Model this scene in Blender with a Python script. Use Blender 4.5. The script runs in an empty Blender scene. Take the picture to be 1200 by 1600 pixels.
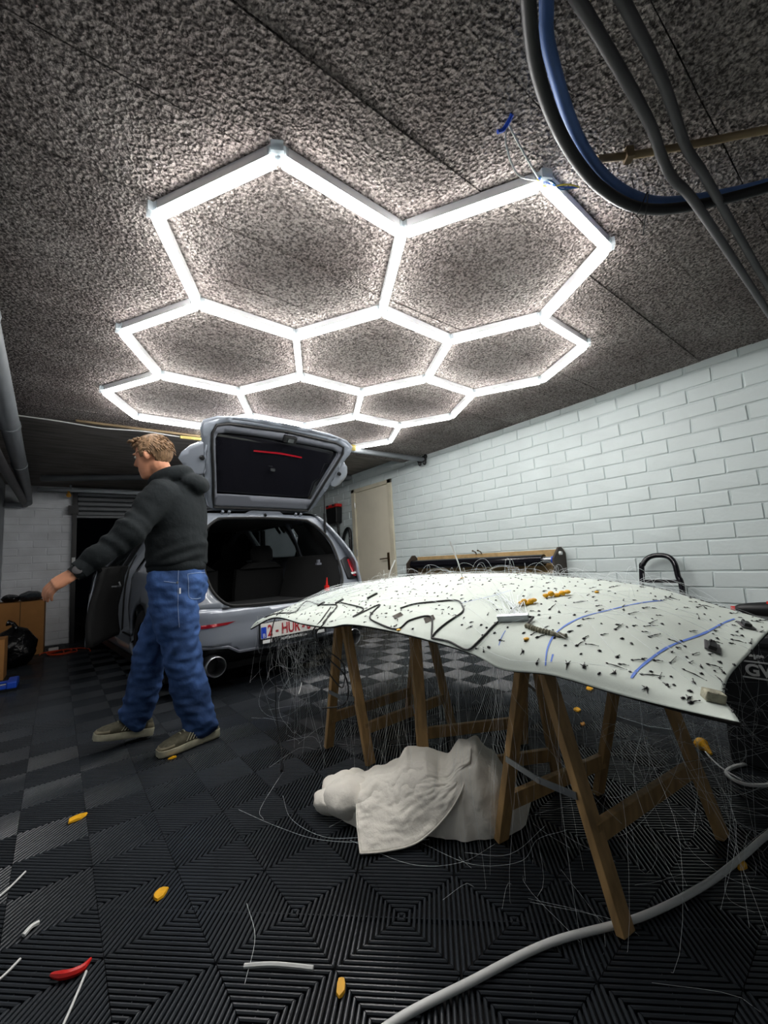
import bpy, bmesh, math, random
from mathutils import Vector, Matrix, geometry, noise
from mathutils.bvhtree import BVHTree
random.seed(7)
sc = bpy.context.scene
COL = sc.collection
PI = math.pi

# ------------------------------------------------------------------ camera, world, exposure
CAM_H = 0.95
F_PX, YAW, PITCH, ROLL = 637.91, 0.6603, 0.1116, -0.0593
def cam_axes():
    cy, sy, cp, sp = math.cos(YAW), math.sin(YAW), math.cos(PITCH), math.sin(PITCH)
    f = Vector((sy*cp, cy*cp, sp)); r = Vector((cy, -sy, 0)); u = r.cross(f)
    cr, sr = math.cos(ROLL), math.sin(ROLL)
    return cr*r + sr*u, -sr*r + cr*u, f
_r, _u, _f = cam_axes()
cam_data = bpy.data.cameras.new('camera'); cam = bpy.data.objects.new('camera', cam_data); COL.objects.link(cam)
cam_data.sensor_fit = 'HORIZONTAL'; cam_data.sensor_width = 36.0; cam_data.lens = F_PX/1200*36
cam_data.clip_start = 0.02
_m = Matrix((( _r.x, _u.x, -_f.x, 0), (_r.y, _u.y, -_f.y, 0), (_r.z, _u.z, -_f.z, CAM_H), (0, 0, 0, 1)))
cam.matrix_world = _m
sc.camera = cam
world = bpy.data.worlds.new('night'); sc.world = world; world.use_nodes = True
world.node_tree.nodes['Background'].inputs[0].default_value = (0.004, 0.005, 0.008, 1)
world.node_tree.nodes['Background'].inputs[1].default_value = 0.05
vs = sc.view_settings
vs.view_transform = 'Standard'; vs.look = 'None'; vs.gamma = 1.0; vs.use_curve_mapping = False
vs.exposure = 0.5
sc.cycles.max_bounces = 5; sc.cycles.diffuse_bounces = 3; sc.cycles.glossy_bounces = 2; sc.cycles.transmission_bounces = 4; sc.cycles.transparent_max_bounces = 4
sc.cycles.caustics_reflective = False; sc.cycles.caustics_refractive = False; sc.cycles.use_light_tree = True; sc.cycles.adaptive_threshold = 0.02
LIGHT_STRENGTH = 30.0            # the hexagon tubes are the only lamps of the place

# ------------------------------------------------------------------ helpers
def lin(h):
    h = h.lstrip('#'); c = [int(h[i:i+2], 16)/255 for i in (0, 2, 4)]
    return tuple((x/12.92 if x <= 0.04045 else ((x+0.055)/1.055)**2.4) for x in c) + (1.0,)

def mat(name, col, rough=0.6, metal=0.0, vary=0.0, vscale=8.0, bump=0.0, bscale=60.0, bdist=0.002, spec=0.5,
        emit=None, estr=0.0, trans=0.0, coat=0.0, alpha=1.0, stretch=None, detail=4.0, col2=None, rand=0.0, ior=1.45):
    m = bpy.data.materials.new(name); m.use_nodes = True
    nt = m.node_tree; N = nt.nodes; L = nt.links
    b = N['Principled BSDF']
    c = lin(col) if isinstance(col, str) else tuple(col) + (1.0,)*(4-len(col))
    b.inputs['Base Color'].default_value = c
    b.inputs['Roughness'].default_value = rough; b.inputs['Metallic'].default_value = metal
    b.inputs['Specular IOR Level'].default_value = spec; b.inputs['Transmission Weight'].default_value = trans
    b.inputs['Coat Weight'].default_value = coat; b.inputs['Coat Roughness'].default_value = 0.05
    b.inputs['Alpha'].default_value = alpha; b.inputs['IOR'].default_value = ior
    if emit:
        b.inputs['Emission Color'].default_value = lin(emit) if isinstance(emit, str) else emit
        b.inputs['Emission Strength'].default_value = estr
    src = None
    if vary or bump:
        g = N.new('ShaderNodeNewGeometry'); src = g.outputs['Position']
        if stretch:
            mp = N.new('ShaderNodeMapping'); mp.inputs['Scale'].default_value = stretch
            L.new(src, mp.inputs['Vector']); src = mp.outputs['Vector']
    colsock = None
    if vary:
        n = N.new('ShaderNodeTexNoise'); n.inputs['Scale'].default_value = vscale; n.inputs['Detail'].default_value = detail
        L.new(src, n.inputs['Vector'])
        mx = N.new('ShaderNodeMix'); mx.data_type = 'RGBA'
        c2 = lin(col2) if col2 else tuple(x*(1-vary) for x in c[:3]) + (1.0,)
        c1 = c if col2 else tuple(min(1, x*(1+vary*0.6)) for x in c[:3]) + (1.0,)
        mx.inputs[6].default_value = c1; mx.inputs[7].default_value = c2
        rp = N.new('ShaderNodeValToRGB'); rp.color_ramp.elements[0].position = 0.35; rp.color_ramp.elements[1].position = 0.68
        L.new(n.outputs['Fac'], rp.inputs['Fac']); L.new(rp.outputs['Color'], mx.inputs[0])
        colsock = mx.outputs[2]
    if rand:
        oi = N.new('ShaderNodeObjectInfo'); hs = N.new('ShaderNodeHueSaturation')
        mr = N.new('ShaderNodeMapRange'); mr.inputs[3].default_value = 1-rand; mr.inputs[4].default_value = 1+rand
        L.new(oi.outputs['Random'], mr.inputs[0]); L.new(mr.outputs[0], hs.inputs['Value'])
        if colsock: L.new(colsock, hs.inputs['Color'])
        else: hs.inputs['Color'].default_value = c
        colsock = hs.outputs['Color']
    if colsock: L.new(colsock, b.inputs['Base Color'])
    if bump:
        n2 = N.new('ShaderNodeTexNoise'); n2.inputs['Scale'].default_value = bscale; n2.inputs['Detail'].default_value = 5.0
        L.new(src, n2.inputs['Vector'])
        bp = N.new('ShaderNodeBump'); bp.inputs['Strength'].default_value = bump; bp.inputs['Distance'].default_value = bdist
        L.new(n2.outputs['Fac'], bp.inputs['Height']); L.new(bp.outputs['Normal'], b.inputs['Normal'])
    return m

def catmull(pts, per=6, closed=False):
    P = [Vector(p) for p in pts]; out = []; n = len(P)
    if n < 3: return P
    rng = n if closed else n-1
    for i in range(rng):
        p0 = P[(i-1) % n] if closed or i > 0 else 2*P[0]-P[1]
        p1 = P[i]; p2 = P[(i+1) % n]
        p3 = P[(i+2) % n] if closed or i+2 < n else 2*P[-1]-P[-2]
        for k in range(per):
            t = k/per
            out.append(0.5*((2*p1) + (p2-p0)*t + (2*p0-5*p1+4*p2-p3)*t*t + (3*p1-p0-3*p2+p3)*t**3))
    if not closed: out.append(P[-1].copy())
    return out

class MB:
    def __init__(s): s.v = []; s.f = []; s.m = []
    def add(s, vs_, fs, mi=0):
        o = len(s.v); s.v += [tuple(p) for p in vs_]
        for f in fs: s.f.append(tuple(i+o for i in f)); s.m.append(mi)
        return s
    def box(s, c, d, R=None, mi=0):
        c = Vector(c); h = Vector(d)/2
        vs_ = []
        for z in (-1, 1):
            for y in (-1, 1):
                for x in (-1, 1):
                    p = Vector((x*h.x, y*h.y, z*h.z)); p = R @ p if R else p
                    vs_.append(c+p)
        return s.add(vs_, [(0,2,3,1), (4,5,7,6), (0,1,5,4), (2,6,7,3), (0,4,6,2), (1,3,7,5)], mi)
    def span(s, a, b, mi=0):
        a = Vector(a); b = Vector(b); return s.box((a+b)/2, [abs(x) for x in (b-a)], None, mi)
    def bar(s, p, q, w, h, side=(1, 0, 0), mi=0):
        p = Vector(p); q = Vector(q); z = (q-p).normalized(); x = Vector(side); x = (x-z*x.dot(z)).normalized(); y = z.cross(x)
        R = Matrix((x, y, z)).transposed()
        return s.box((p+q)/2, (w, h, (q-p).length), R, mi)
    def tube(s, pts, r, n=8, mi=0, caps=True, closed=False):
        P = [Vector(p) for p in pts]; k = len(P)
        rs = r if isinstance(r, (list, tuple)) else [r]*k
        T = []
        for i in range(k):
            a = P[(i-1) % k] if closed or i > 0 else P[0]; b = P[(i+1) % k] if closed or i < k-1 else P[-1]
            d = b-a; T.append(d.normalized() if d.length > 1e-9 else Vector((0, 0, 1)))
        x = T[0].orthogonal().normalized(); vs_ = []
        for i in range(k):
            x = x - T[i]*x.dot(T[i]); x = x.normalized() if x.length > 1e-6 else T[i].orthogonal().normalized()
            y = T[i].cross(x)
            for j in range(n):
                a = 2*PI*j/n; vs_.append(P[i] + (x*math.cos(a) + y*math.sin(a))*rs[i])
        fs = []
        for i in range(k if closed else k-1):
            i2 = (i+1) % k
            for j in range(n):
                j2 = (j+1) % n; fs.append((i*n+j, i*n+j2, i2*n+j2, i2*n+j))
        if caps and not closed: fs.append(tuple(range(n))[::-1]); fs.append(tuple((k-1)*n+j for j in range(n)))
        return s.add(vs_, fs, mi)
    def loft(s, rings, caps=True, mi=0, closed=True):
        n = len(rings[0]); vs_ = [p for r in rings for p in r]; fs = []
        for i in range(len(rings)-1):
            for j in range(n if closed else n-1):
                j2 = (j+1) % n; fs.append((i*n+j, i*n+j2, (i+1)*n+j2, (i+1)*n+j))
        if caps: fs.append(tuple(range(n))[::-1]); fs.append(tuple((len(rings)-1)*n+j for j in range(n)))
        return s.add(vs_, fs, mi)
    def lathe(s, prof, c=(0, 0, 0), axis=(0, 0, 1), n=20, mi=0, caps=True):
        z = Vector(axis).normalized(); x = z.orthogonal().normalized(); y = z.cross(x); c = Vector(c)
        rings = [[c + z*h + (x*math.cos(2*PI*j/n) + y*math.sin(2*PI*j/n))*max(r, 1e-4) for j in range(n)] for r, h in prof]
        return s.loft(rings, caps, mi)
    def ell(s, c, r, R=None, nu=16, nv=10, mi=0):
        c = Vector(c); rings = []
        for i in range(nv+1):
            a = -PI/2 + PI*(0.02 + 0.96*i/nv)
            ring = []
            for j in range(nu):
                t = 2*PI*j/nu
                p = Vector((r[0]*math.cos(a)*math.cos(t), r[1]*math.cos(a)*math.sin(t), r[2]*math.sin(a)))
                ring.append(c + (R @ p if R else p))
            rings.append(ring)
        return s.loft(rings, True, mi)
    def prism(s, poly, axis_fn, d0, d1, mi=0):
        n = len(poly); a = [axis_fn(p, d0) for p in poly]; b = [axis_fn(p, d1) for p in poly]
        return s.add(a+b, [tuple(range(n))[::-1], tuple(range(n, 2*n))] + [(i, (i+1) % n, n+(i+1) % n, n+i) for i in range(n)], mi)
    def grid(s, fn, nu, nv, mi=0):
        vs_ = [fn(i/nu, j/nv) for j in range(nv+1) for i in range(nu+1)]
        return s.add(vs_, [(j*(nu+1)+i, j*(nu+1)+i+1, (j+1)*(nu+1)+i+1, (j+1)*(nu+1)+i) for j in range(nv) for i in range(nu)], mi)

OFF = {}
def finish(o, parent):
    COL.objects.link(o)
    if parent: o.parent = parent
    return o
def build(mb, name, mats, parent=None, smooth=False, angle=40, off=None, bevel=0.0, subsurf=0, recalc=True, world_origin=False):
    if not isinstance(mats, (list, tuple)): mats = [mats]
    me = bpy.data.meshes.new(name)
    if parent is not None: o0 = OFF.get(parent.name, Vector((0, 0, 0)))
    elif off is not None: o0 = Vector(off)
    elif world_origin: o0 = Vector((0, 0, 0))
    else:
        xs = [v[0] for v in mb.v]; ys = [v[1] for v in mb.v]; zs = [v[2] for v in mb.v]
        o0 = Vector(((min(xs)+max(xs))/2, (min(ys)+max(ys))/2, min(zs)))
    me.from_pydata([(v[0]-o0.x, v[1]-o0.y, v[2]-o0.z) for v in mb.v], [], mb.f)
    for m in mats: me.materials.append(m)
    if len(mats) > 1: me.polygons.foreach_set('material_index', mb.m)
    if recalc:
        bm = bmesh.new(); bm.from_mesh(me); bmesh.ops.recalc_face_normals(bm, faces=bm.faces); bm.to_mesh(me); bm.free()
    if smooth:
        me.polygons.foreach_set('use_smooth', [True]*len(me.polygons))
        if angle < 180: me.set_sharp_from_angle(angle=math.radians(angle))
    me.update()
    o = bpy.data.objects.new(name, me)
    finish(o, parent)
    if parent is None: o.location = o0
    OFF[o.name] = o0
    if bevel:
        b = o.modifiers.new('bevel', 'BEVEL'); b.width = bevel; b.segments = 2; b.limit_method = 'ANGLE'; b.angle_limit = math.radians(40)
    if subsurf:
        b = o.modifiers.new('sub', 'SUBSURF'); b.levels = subsurf; b.render_levels = subsurf
    return o
def tag(o, label, cat, group=None):
    o['label'] = label; o['category'] = cat
    if group: o['group'] = group
    return o
def struct(o, label=None):
    o['kind'] = 'structure'
    if label: o['label'] = label
    return o
def thing(name, label, cat, loc=(0, 0, 0), rotz=0, group=None):
    o = bpy.data.objects.new(name, None); COL.objects.link(o); o.location = loc; o.rotation_euler = (0, 0, rotz)
    o.empty_display_size = 0.1
    OFF[o.name] = Vector(loc) if not rotz else Vector((0, 0, 0))
    return tag(o, label, cat, group)
def link_copy(src, parent, loc=None, rot=None):
    o = src.copy(); COL.objects.link(o); o.parent = parent
    if loc is not None: o.location = loc
    if rot is not None: o.rotation_euler = rot
    return o
def plan(loops, spacing, fn, jitter=0.0):
    """2-D region (first loop outer, the others holes) meshed with inner points, mapped by fn(a, b)."""
    pts = []; edges = []
    for lp in loops:
        s0 = len(pts); n = len(lp)
        dense = []
        for i in range(n):
            a = Vector(lp[i]); b = Vector(lp[(i+1) % n]); k = max(1, int((b-a).length/spacing))
            for t in range(k): dense.append(a+(b-a)*t/k)
        pts += dense; m = len(dense)
        edges += [(s0+i, s0+(i+1) % m) for i in range(m)]
    def inside(p, lp):
        c = False; n = len(lp); j = n-1
        for i in range(n):
            if (lp[i][1] > p[1]) != (lp[j][1] > p[1]) and p[0] < (lp[j][0]-lp[i][0])*(p[1]-lp[i][1])/(lp[j][1]-lp[i][1])+lp[i][0]: c = not c
            j = i
        return c
    x0 = min(p[0] for p in loops[0]); x1 = max(p[0] for p in loops[0]); y0 = min(p[1] for p in loops[0]); y1 = max(p[1] for p in loops[0])
    nb = len(pts); bp = [p.copy() for p in pts]
    y = y0+spacing/2
    while y < y1:
        x = x0+spacing/2
        while x < x1:
            p = (x, y)
            if inside(p, loops[0]) and not any(inside(p, h) for h in loops[1:]) and min((q-Vector(p)).length_squared for q in bp) > (spacing*0.45)**2:
                pts.append(Vector(p))
            x += spacing
        y += spacing
    r = geometry.delaunay_2d_cdt([Vector((p[0], p[1])) for p in pts], edges, [], 0, 1e-6)
    V, Fc = r[0], r[2]
    out = []
    for f in Fc:
        c = sum((V[i] for i in f), Vector((0, 0)))/len(f)
        if inside(c, loops[0]) and not any(inside(c, h) for h in loops[1:]): out.append(tuple(f))
    return [fn(p[0], p[1]) for p in V], out
def solidify(o, t, off=-1, rim=None, inner=None):
    m = o.modifiers.new('solid', 'SOLIDIFY'); m.thickness = t; m.offset = off
    if rim is not None: m.material_offset_rim = rim
    if inner is not None: m.material_offset = inner
    return o
def arc(c, r, a0, a1, n):
    return [(c[0]+r*math.cos(math.radians(a0+(a1-a0)*i/n)), c[1]+r*math.sin(math.radians(a0+(a1-a0)*i/n))) for i in range(n+1)]

# ------------------------------------------------------------------ materials
M = {}
M['tile'] = mat('black_rubber_tile', '#2b2f34', 0.27, vary=0.25, vscale=2.2, spec=0.6, rand=0.10)
M['tile_far'] = mat('black_rubber_tile_far', '#2b2f34', 0.27, vary=0.25, vscale=2.2, spec=0.6)
M['base'] = mat('floor_underlay', '#050505', 0.8)
M['paint'] = mat('white_wall_paint', '#c6d0d0', 0.5, vary=0.05, vscale=3, bump=0.3, bscale=45, bdist=0.004, rand=0.02)
M['mortar'] = mat('white_painted_mortar', '#c0cbcb', 0.65, vary=0.08, vscale=5, bump=0.5, bscale=70, bdist=0.004)
M['graywall'] = mat('grey_side_wall', '#9fa3a7', 0.7, vary=0.2, vscale=3, bump=0.3, bscale=40)
M['backpaint'] = mat('white_back_wall_paint', '#eef1f5', 0.6, vary=0.1, vscale=4, bump=0.3, bscale=50, rand=0.04)
M['rearceil'] = mat('smooth_dark_concrete', '#857e78', 0.75, vary=0.35, vscale=3.0, bump=0.3, bscale=30, stretch=(1, 5, 1))
def ceiling_mat():
    m = bpy.data.materials.new('rough_wood_wool_board'); m.use_nodes = True
    nt = m.node_tree; N = nt.nodes; L = nt.links; b = N['Principled BSDF']; b.inputs['Roughness'].default_value = 0.9
    b.inputs['Specular IOR Level'].default_value = 0.2
    g = N.new('ShaderNodeNewGeometry')
    n1 = N.new('ShaderNodeTexNoise'); n1.inputs['Scale'].default_value = 95; n1.inputs['Detail'].default_value = 3; n1.inputs['Roughness'].default_value = 0.6
    n2 = N.new('ShaderNodeTexNoise'); n2.inputs['Scale'].default_value = 2.4; n2.inputs['Detail'].default_value = 5
    vo = N.new('ShaderNodeTexVoronoi'); vo.inputs['Scale'].default_value = 85; vo.feature = 'SMOOTH_F1'; vo.inputs['Smoothness'].default_value = 0.3
    nd = N.new('ShaderNodeTexNoise'); nd.inputs['Scale'].default_value = 30; nd.inputs['Detail'].default_value = 2
    dm = N.new('ShaderNodeVectorMath'); dm.operation = 'SCALE'; dm.inputs['Scale'].default_value = 0.02
    da = N.new('ShaderNodeVectorMath'); da.operation = 'ADD'
    for n in (n1, n2, nd): L.new(g.outputs['Position'], n.inputs['Vector'])
    L.new(nd.outputs['Color'], dm.inputs[0]); L.new(dm.outputs['Vector'], da.inputs[1]); L.new(g.outputs['Position'], da.inputs[0]); L.new(da.outputs['Vector'], vo.inputs['Vector'])
    rp = N.new('ShaderNodeValToRGB'); e = rp.color_ramp.elements
    e[0].position = 0.38; e[0].color = (0.10, 0.090, 0.088, 1); e[1].position = 0.60; e[1].color = (0.52, 0.485, 0.475, 1)
    L.new(n1.outputs['Fac'], rp.inputs['Fac'])
    r2 = N.new('ShaderNodeValToRGB'); e = r2.color_ramp.elements
    e[0].position = 0.3; e[0].color = (0.62, 0.56, 0.54, 1); e[1].position = 0.7; e[1].color = (1, 0.97, 0.93, 1)
    L.new(n2.outputs['Fac'], r2.inputs['Fac'])
    mx = N.new('ShaderNodeMix'); mx.data_type = 'RGBA'; mx.blend_type = 'MULTIPLY'; mx.inputs[0].default_value = 1
    L.new(rp.outputs['Color'], mx.inputs[6]); L.new(r2.outputs['Color'], mx.inputs[7])
    oi = N.new('ShaderNodeObjectInfo'); mr = N.new('ShaderNodeMapRange'); mr.inputs[3].default_value = 0.86; mr.inputs[4].default_value = 1.12
    hs = N.new('ShaderNodeHueSaturation'); L.new(oi.outputs['Random'], mr.inputs[0]); L.new(mr.outputs[0], hs.inputs['Value']); L.new(mx.outputs[2], hs.inputs['Color'])
    L.new(hs.outputs['Color'], b.inputs['Base Color'])
    ma = N.new('ShaderNodeMath'); ma.operation = 'ADD'; L.new(n1.outputs['Fac'], ma.inputs[0]); L.new(vo.outputs['Distance'], ma.inputs[1])
    bp = N.new('ShaderNodeBump'); bp.inputs['Strength'].default_value = 1.0; bp.inputs['Distance'].default_value = 0.014
    L.new(ma.outputs[0], bp.inputs['Height']); L.new(bp.outputs['Normal'], b.inputs['Normal'])
    return m
M['board'] = ceiling_mat()
M['housing'] = mat('white_aluminium_housing', '#eef0f2', 0.4)
M['diff'] = mat('lit_tube_diffuser', '#ffffff', 0.4, emit=(1.0, 0.985, 0.96, 1), estr=LIGHT_STRENGTH)
M['clear'] = mat('clear_plastic', '#e6f0f5', 0.15, alpha=0.4)
M['wood'] = mat('trestle_pine', '#a8875a', 0.6, vary=0.3, vscale=14, stretch=(3, 3, 0.5), bump=0.2, bscale=120, rand=0.15)
M['galv'] = mat('galvanised_steel', '#9aa0a4', 0.35, metal=0.9)
M['steel'] = mat('brushed_steel', '#b5b8bb', 0.3, metal=1.0)
M['black'] = mat('black_plastic', '#101113', 0.45)
M['blackgloss'] = mat('black_gloss', '#121217', 0.10, spec=0.6)
M['blackmatte'] = mat('black_fabric_trim', '#0a0b0c', 0.9)
M['rubber'] = mat('tyre_rubber', '#0d0d0e', 0.7)
M['carpaint'] = mat('grey_car_paint', '#858b95', 0.28, metal=0.15, coat=1.0)
M['carjamb'] = mat('grey_car_paint_jamb', '#6c727b', 0.4, coat=0.4)
M['trim'] = mat('grey_trim_plastic', '#5b5e66', 0.6)
M['darktrim'] = mat('dark_trim_plastic', '#17181b', 0.6)
M['glass'] = mat('tinted_glass', '#9aa5a8', 0.03, trans=0.9, ior=1.2)
M['red'] = mat('red_lens', '#8e1420', 0.2, coat=0.6)
M['redbright'] = mat('red_plastic', '#c8201c', 0.35)
M['white'] = mat('white_plastic', '#dcdedd', 0.4)
M['plateblue'] = mat('plate_blue', '#1d3fae', 0.4)
M['platered'] = mat('plate_red_print', '#a3252d', 0.5)
M['panel'] = mat('white_headliner_board', '#c4ccc4', 0.75, vary=0.07, vscale=6, bump=0.25, bscale=220, bdist=0.001)
M['rimdark'] = mat('dark_board_rim', '#1d1b18', 0.8)
M['fibre'] = mat('clear_fibre_strand', '#eef4f6', 0.3, spec=0.8)
M['glue'] = mat('black_hot_glue', '#121214', 0.35)
M['wire'] = mat('black_wire', '#0b0b0c', 0.5)
M['marker'] = mat('blue_marker_ink', '#5f7fd0', 0.7)
M['yellow'] = mat('yellow_tape', '#e0a512', 0.5, vary=0.2, vscale=40)
M['rope'] = mat('dirty_glue_bead', '#6c6a58', 0.7, vary=0.4, vscale=60, bump=0.6, bscale=120, bdist=0.004)
M['foam'] = mat('grey_foam_block', '#a3a08c', 0.9, vary=0.4, vscale=45, bump=0.9, bscale=90, bdist=0.006)
M['cloth'] = mat('white_cotton_cloth', '#ece7dc', 0.9, vary=0.05, vscale=9, bump=0.6, bscale=45, bdist=0.006)
M['cable'] = mat('white_cable', '#d3d4d2', 0.5)
M['card'] = mat('brown_cardboard', '#b07c45', 0.8, vary=0.12, vscale=6)
M['bag'] = mat('black_bin_bag', '#0c0d0f', 0.22, bump=0.9, bscale=22, bdist=0.02)
M['greybag'] = mat('grey_plastic_bag', '#3a4046', 0.3, bump=0.8, bscale=25, bdist=0.02)
M['orange'] = mat('orange_cord', '#e0481a', 0.5)
M['blue'] = mat('blue_plastic', '#1f4fc4', 0.4)
M['bluepipe'] = mat('blue_conduit', '#5c7fc0', 0.45, vary=0.15, vscale=9)
M['blackpipe'] = mat('black_conduit', '#17181b', 0.5)
M['greypipe'] = mat('grey_conduit', '#4c4a4c', 0.5, vary=0.15, vscale=8)
M['beigepipe'] = mat('beige_conduit', '#8d7a5c', 0.6, vary=0.3, vscale=9)
M['pvc'] = mat('grey_drain_pipe', '#6f7377', 0.45, vary=0.12, vscale=5)
M['door'] = mat('beige_door_paint', '#d6d0bd', 0.5, vary=0.08, vscale=2)
M['doorframe'] = mat('beige_frame_paint', '#cbc5b0', 0.5, vary=0.12, vscale=4)
M['brass'] = mat('old_brass', '#5c4a33', 0.4, metal=0.8)
M['roller'] = mat('grey_roller_slat', '#6a6e72', 0.5, vary=0.15, vscale=6)
M['foamy'] = mat('yellow_foam', '#cdbb72', 0.9, bump=0.8, bscale=40, bdist=0.01)
M['skin'] = mat('skin', '#c98d6e', 0.55, vary=0.12, vscale=14, spec=0.35)
M['hair'] = mat('light_brown_hair', '#83664a', 0.6, vary=0.45, vscale=70, stretch=(1, 1, 0.25), bump=0.9, bscale=150, bdist=0.004)
M['hoodie'] = mat('black_fleece', '#202426', 0.95, bump=0.5, bscale=22, bdist=0.012, spec=0.2)
M['jeans'] = mat('blue_denim', '#385281', 0.85, vary=0.55, vscale=7, bump=0.5, bscale=26, bdist=0.010, spec=0.2)
M['stitch'] = mat('pale_stitching', '#8fa0bd', 0.8)
M['shoe'] = mat('olive_mesh_shoe', '#4d4a3b', 0.8, vary=0.3, vscale=60)
M['shoetan'] = mat('tan_shoe_overlay', '#77705c', 0.7)
M['sole'] = mat('cream_sole', '#b3af98', 0.7, vary=0.2, vscale=30)
M['eye'] = mat('eye_white', '#d8d6d0', 0.2)
M['ground'] = mat('outside_asphalt', '#0a0a0b', 0.9)
M['crate'] = mat('grey_crate_plastic', '#5a5552', 0.6, vary=0.15, vscale=7)
# ------------------------------------------------------------------ the room
X0, X1, Y0, Y1 = -0.72, 3.51, -1.8, 7.6
ZC, ZR, YSTEP = 2.195, 2.275, 4.0
def project(p):
    d = Vector(p)-Vector((0, 0, CAM_H)); z = d.dot(_f)
    return (600+F_PX*d.dot(_r)/z, 800-F_PX*d.dot(_u)/z, z) if z > 0.05 else (-9999, -9999, z)
def in_frame(p, m=40):
    u, v, z = project(p); return z > 0.05 and -m < u < 1200+m and -m < v < 1600+m

# floor: a dark underlay carrying ribbed click tiles
fl = struct(build(MB().span((X0-0.1, Y0-0.1, -0.06), (X1+0.1, Y1+0.1, -0.017)), 'floor', M['base'], world_origin=True), 'black ribbed garage floor laid in diamonds')
TS = 0.2086; TA = math.radians(1.0); TO = Vector((0.2996, 1.3706))
e1 = Vector((math.cos(TA), math.sin(TA))); e2 = Vector((-math.sin(TA), math.cos(TA)))
def tile_geo(n=22):
    vs_ = []; fs = []; T = TS-0.0015; pitch = 2*T/n; w = pitch*0.30; mg = 0.0
    def seg(c):
        # end points of the line x+y=c clipped to the tile
        a = (min(c, T), c-min(c, T)); b = (c-min(c, T), min(c, T)); return a, b
    for k in range(n):
        c = (k+0.5)*pitch
        t0, t1 = seg(c-w*0.40), seg(c+w*0.40); g0, g1 = seg(max(0.0, c-w)), seg(min(2*T, c+w))
        o = len(vs_)
        vs_ += [(*t0[0], 0), (*t0[1], 0), (*t1[1], 0), (*t1[0], 0)] + [(*p, z) for z in (-0.0028, -0.016) for p in (g0[0], g0[1], g1[1], g1[0])]
        fs += [(o, o+3, o+2, o+1), (o, o+1, o+5, o+4), (o+2, o+3, o+7, o+6), (o+4, o+5, o+9, o+8), (o+6, o+7, o+11, o+10), (o+1, o+2, o+6, o+5), (o+3, o, o+4, o+7), (o+5, o+6, o+10, o+9), (o+7, o+4, o+8, o+11)]
    o = len(vs_); q = 0.0016      # the stiffening rib under the others, across them
    vs_ += [(q, 0, -0.005), (T, T-q, -0.005), (T-q, T, -0.005), (0, q, -0.005), (q, 0, -0.016), (T, T-q, -0.016), (T-q, T, -0.016), (0, q, -0.016)]
    fs += [(o, o+1, o+2, o+3), (o+1, o, o+4, o+5), (o+3, o+2, o+6, o+7)]
    return vs_, fs
TV, TF = tile_geo(); TH = (TS-0.0015)/2
tile_me = bpy.data.meshes.new('floor_tile'); tile_me.from_pydata([(x-TH, y-TH, z) for x, y, z in TV], [], TF); tile_me.materials.append(M['tile'])
cells = []
for i in range(-30, 40):
    for j in range(-30, 45):
        c = TO + e1*((i+0.5)*TS) + e2*((j+0.5)*TS)
        if X0 < c.x < X1 and Y0 < c.y < Y1: cells.append((c.x, c.y, (i+j) % 2))
vis = [c for c in cells if in_frame((c[0], c[1], 0), 60)]
vis.sort(key=lambda c: project((c[0], c[1], 0))[2])
near = vis[:300]; nearset = set(near); far = [c for c in cells if c not in nearset]
for x, y, odd in near:
    o = bpy.data.objects.new('floor_tile', tile_me); COL.objects.link(o); o.parent = fl
    o.location = (x, y, 0); o.rotation_euler = (0, 0, TA + (PI/2 if odd else 0))
fv = []; ff = []
for x, y, odd in far:
    a = TA + (PI/2 if odd else 0); ca, sa = math.cos(a), math.sin(a); o = len(fv)
    fv += [(x+(p[0]-TH)*ca-(p[1]-TH)*sa, y+(p[0]-TH)*sa+(p[1]-TH)*ca, p[2]) for p in TV]
    ff += [tuple(q+o for q in f) for f in TF]
me = bpy.data.meshes.new('floor_tiles'); me.from_pydata(fv, [], ff); me.materials.append(M['tile_far'])
o = bpy.data.objects.new('floor_tiles', me); finish(o, fl); o['kind'] = 'stuff'
struct(build(MB().span((-8, Y1+0.1, -0.09), (12, 16, -0.03)), 'ground', M['ground'], world_origin=True), 'dark ground outside the open garage door')

# bricks
BH, BL = 0.1085, 0.312
def brick_mesh(name, l, h, seed, m, axis='x'):
    rnd = random.Random(seed); b = 0.0045
    def ring(d, ins):
        return [(d, y, z) for y, z in ((-l/2+ins, -h/2+ins), (l/2-ins, -h/2+ins), (l/2-ins, h/2-ins), (-l/2+ins, h/2-ins))]
    j = lambda p: (p[0]+rnd.uniform(-0.002, 0.0025), p[1]+rnd.uniform(-0.003, 0.003), p[2]+rnd.uniform(-0.003, 0.003))
    vs_ = ring(0.012, 0) + [j(p) for p in ring(-0.001, 0.0005)] + [j(p) for p in ring(-0.0045, b)]
    fs = [(8, 11, 10, 9)]
    for r in (0, 4):
        for k in range(4): fs.append((r+k, r+4+k, r+4+(k+1) % 4, r+(k+1) % 4))
    if axis == 'y': vs_ = [(y, x, z) for x, y, z in vs_]
    me = bpy.data.meshes.new(name); me.from_pydata(vs_, [], fs); me.materials.append(m)
    bm = bmesh.new(); bm.from_mesh(me); bmesh.ops.recalc_face_normals(bm, faces=bm.faces); bm.to_mesh(me); bm.free()
    return me
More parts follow.
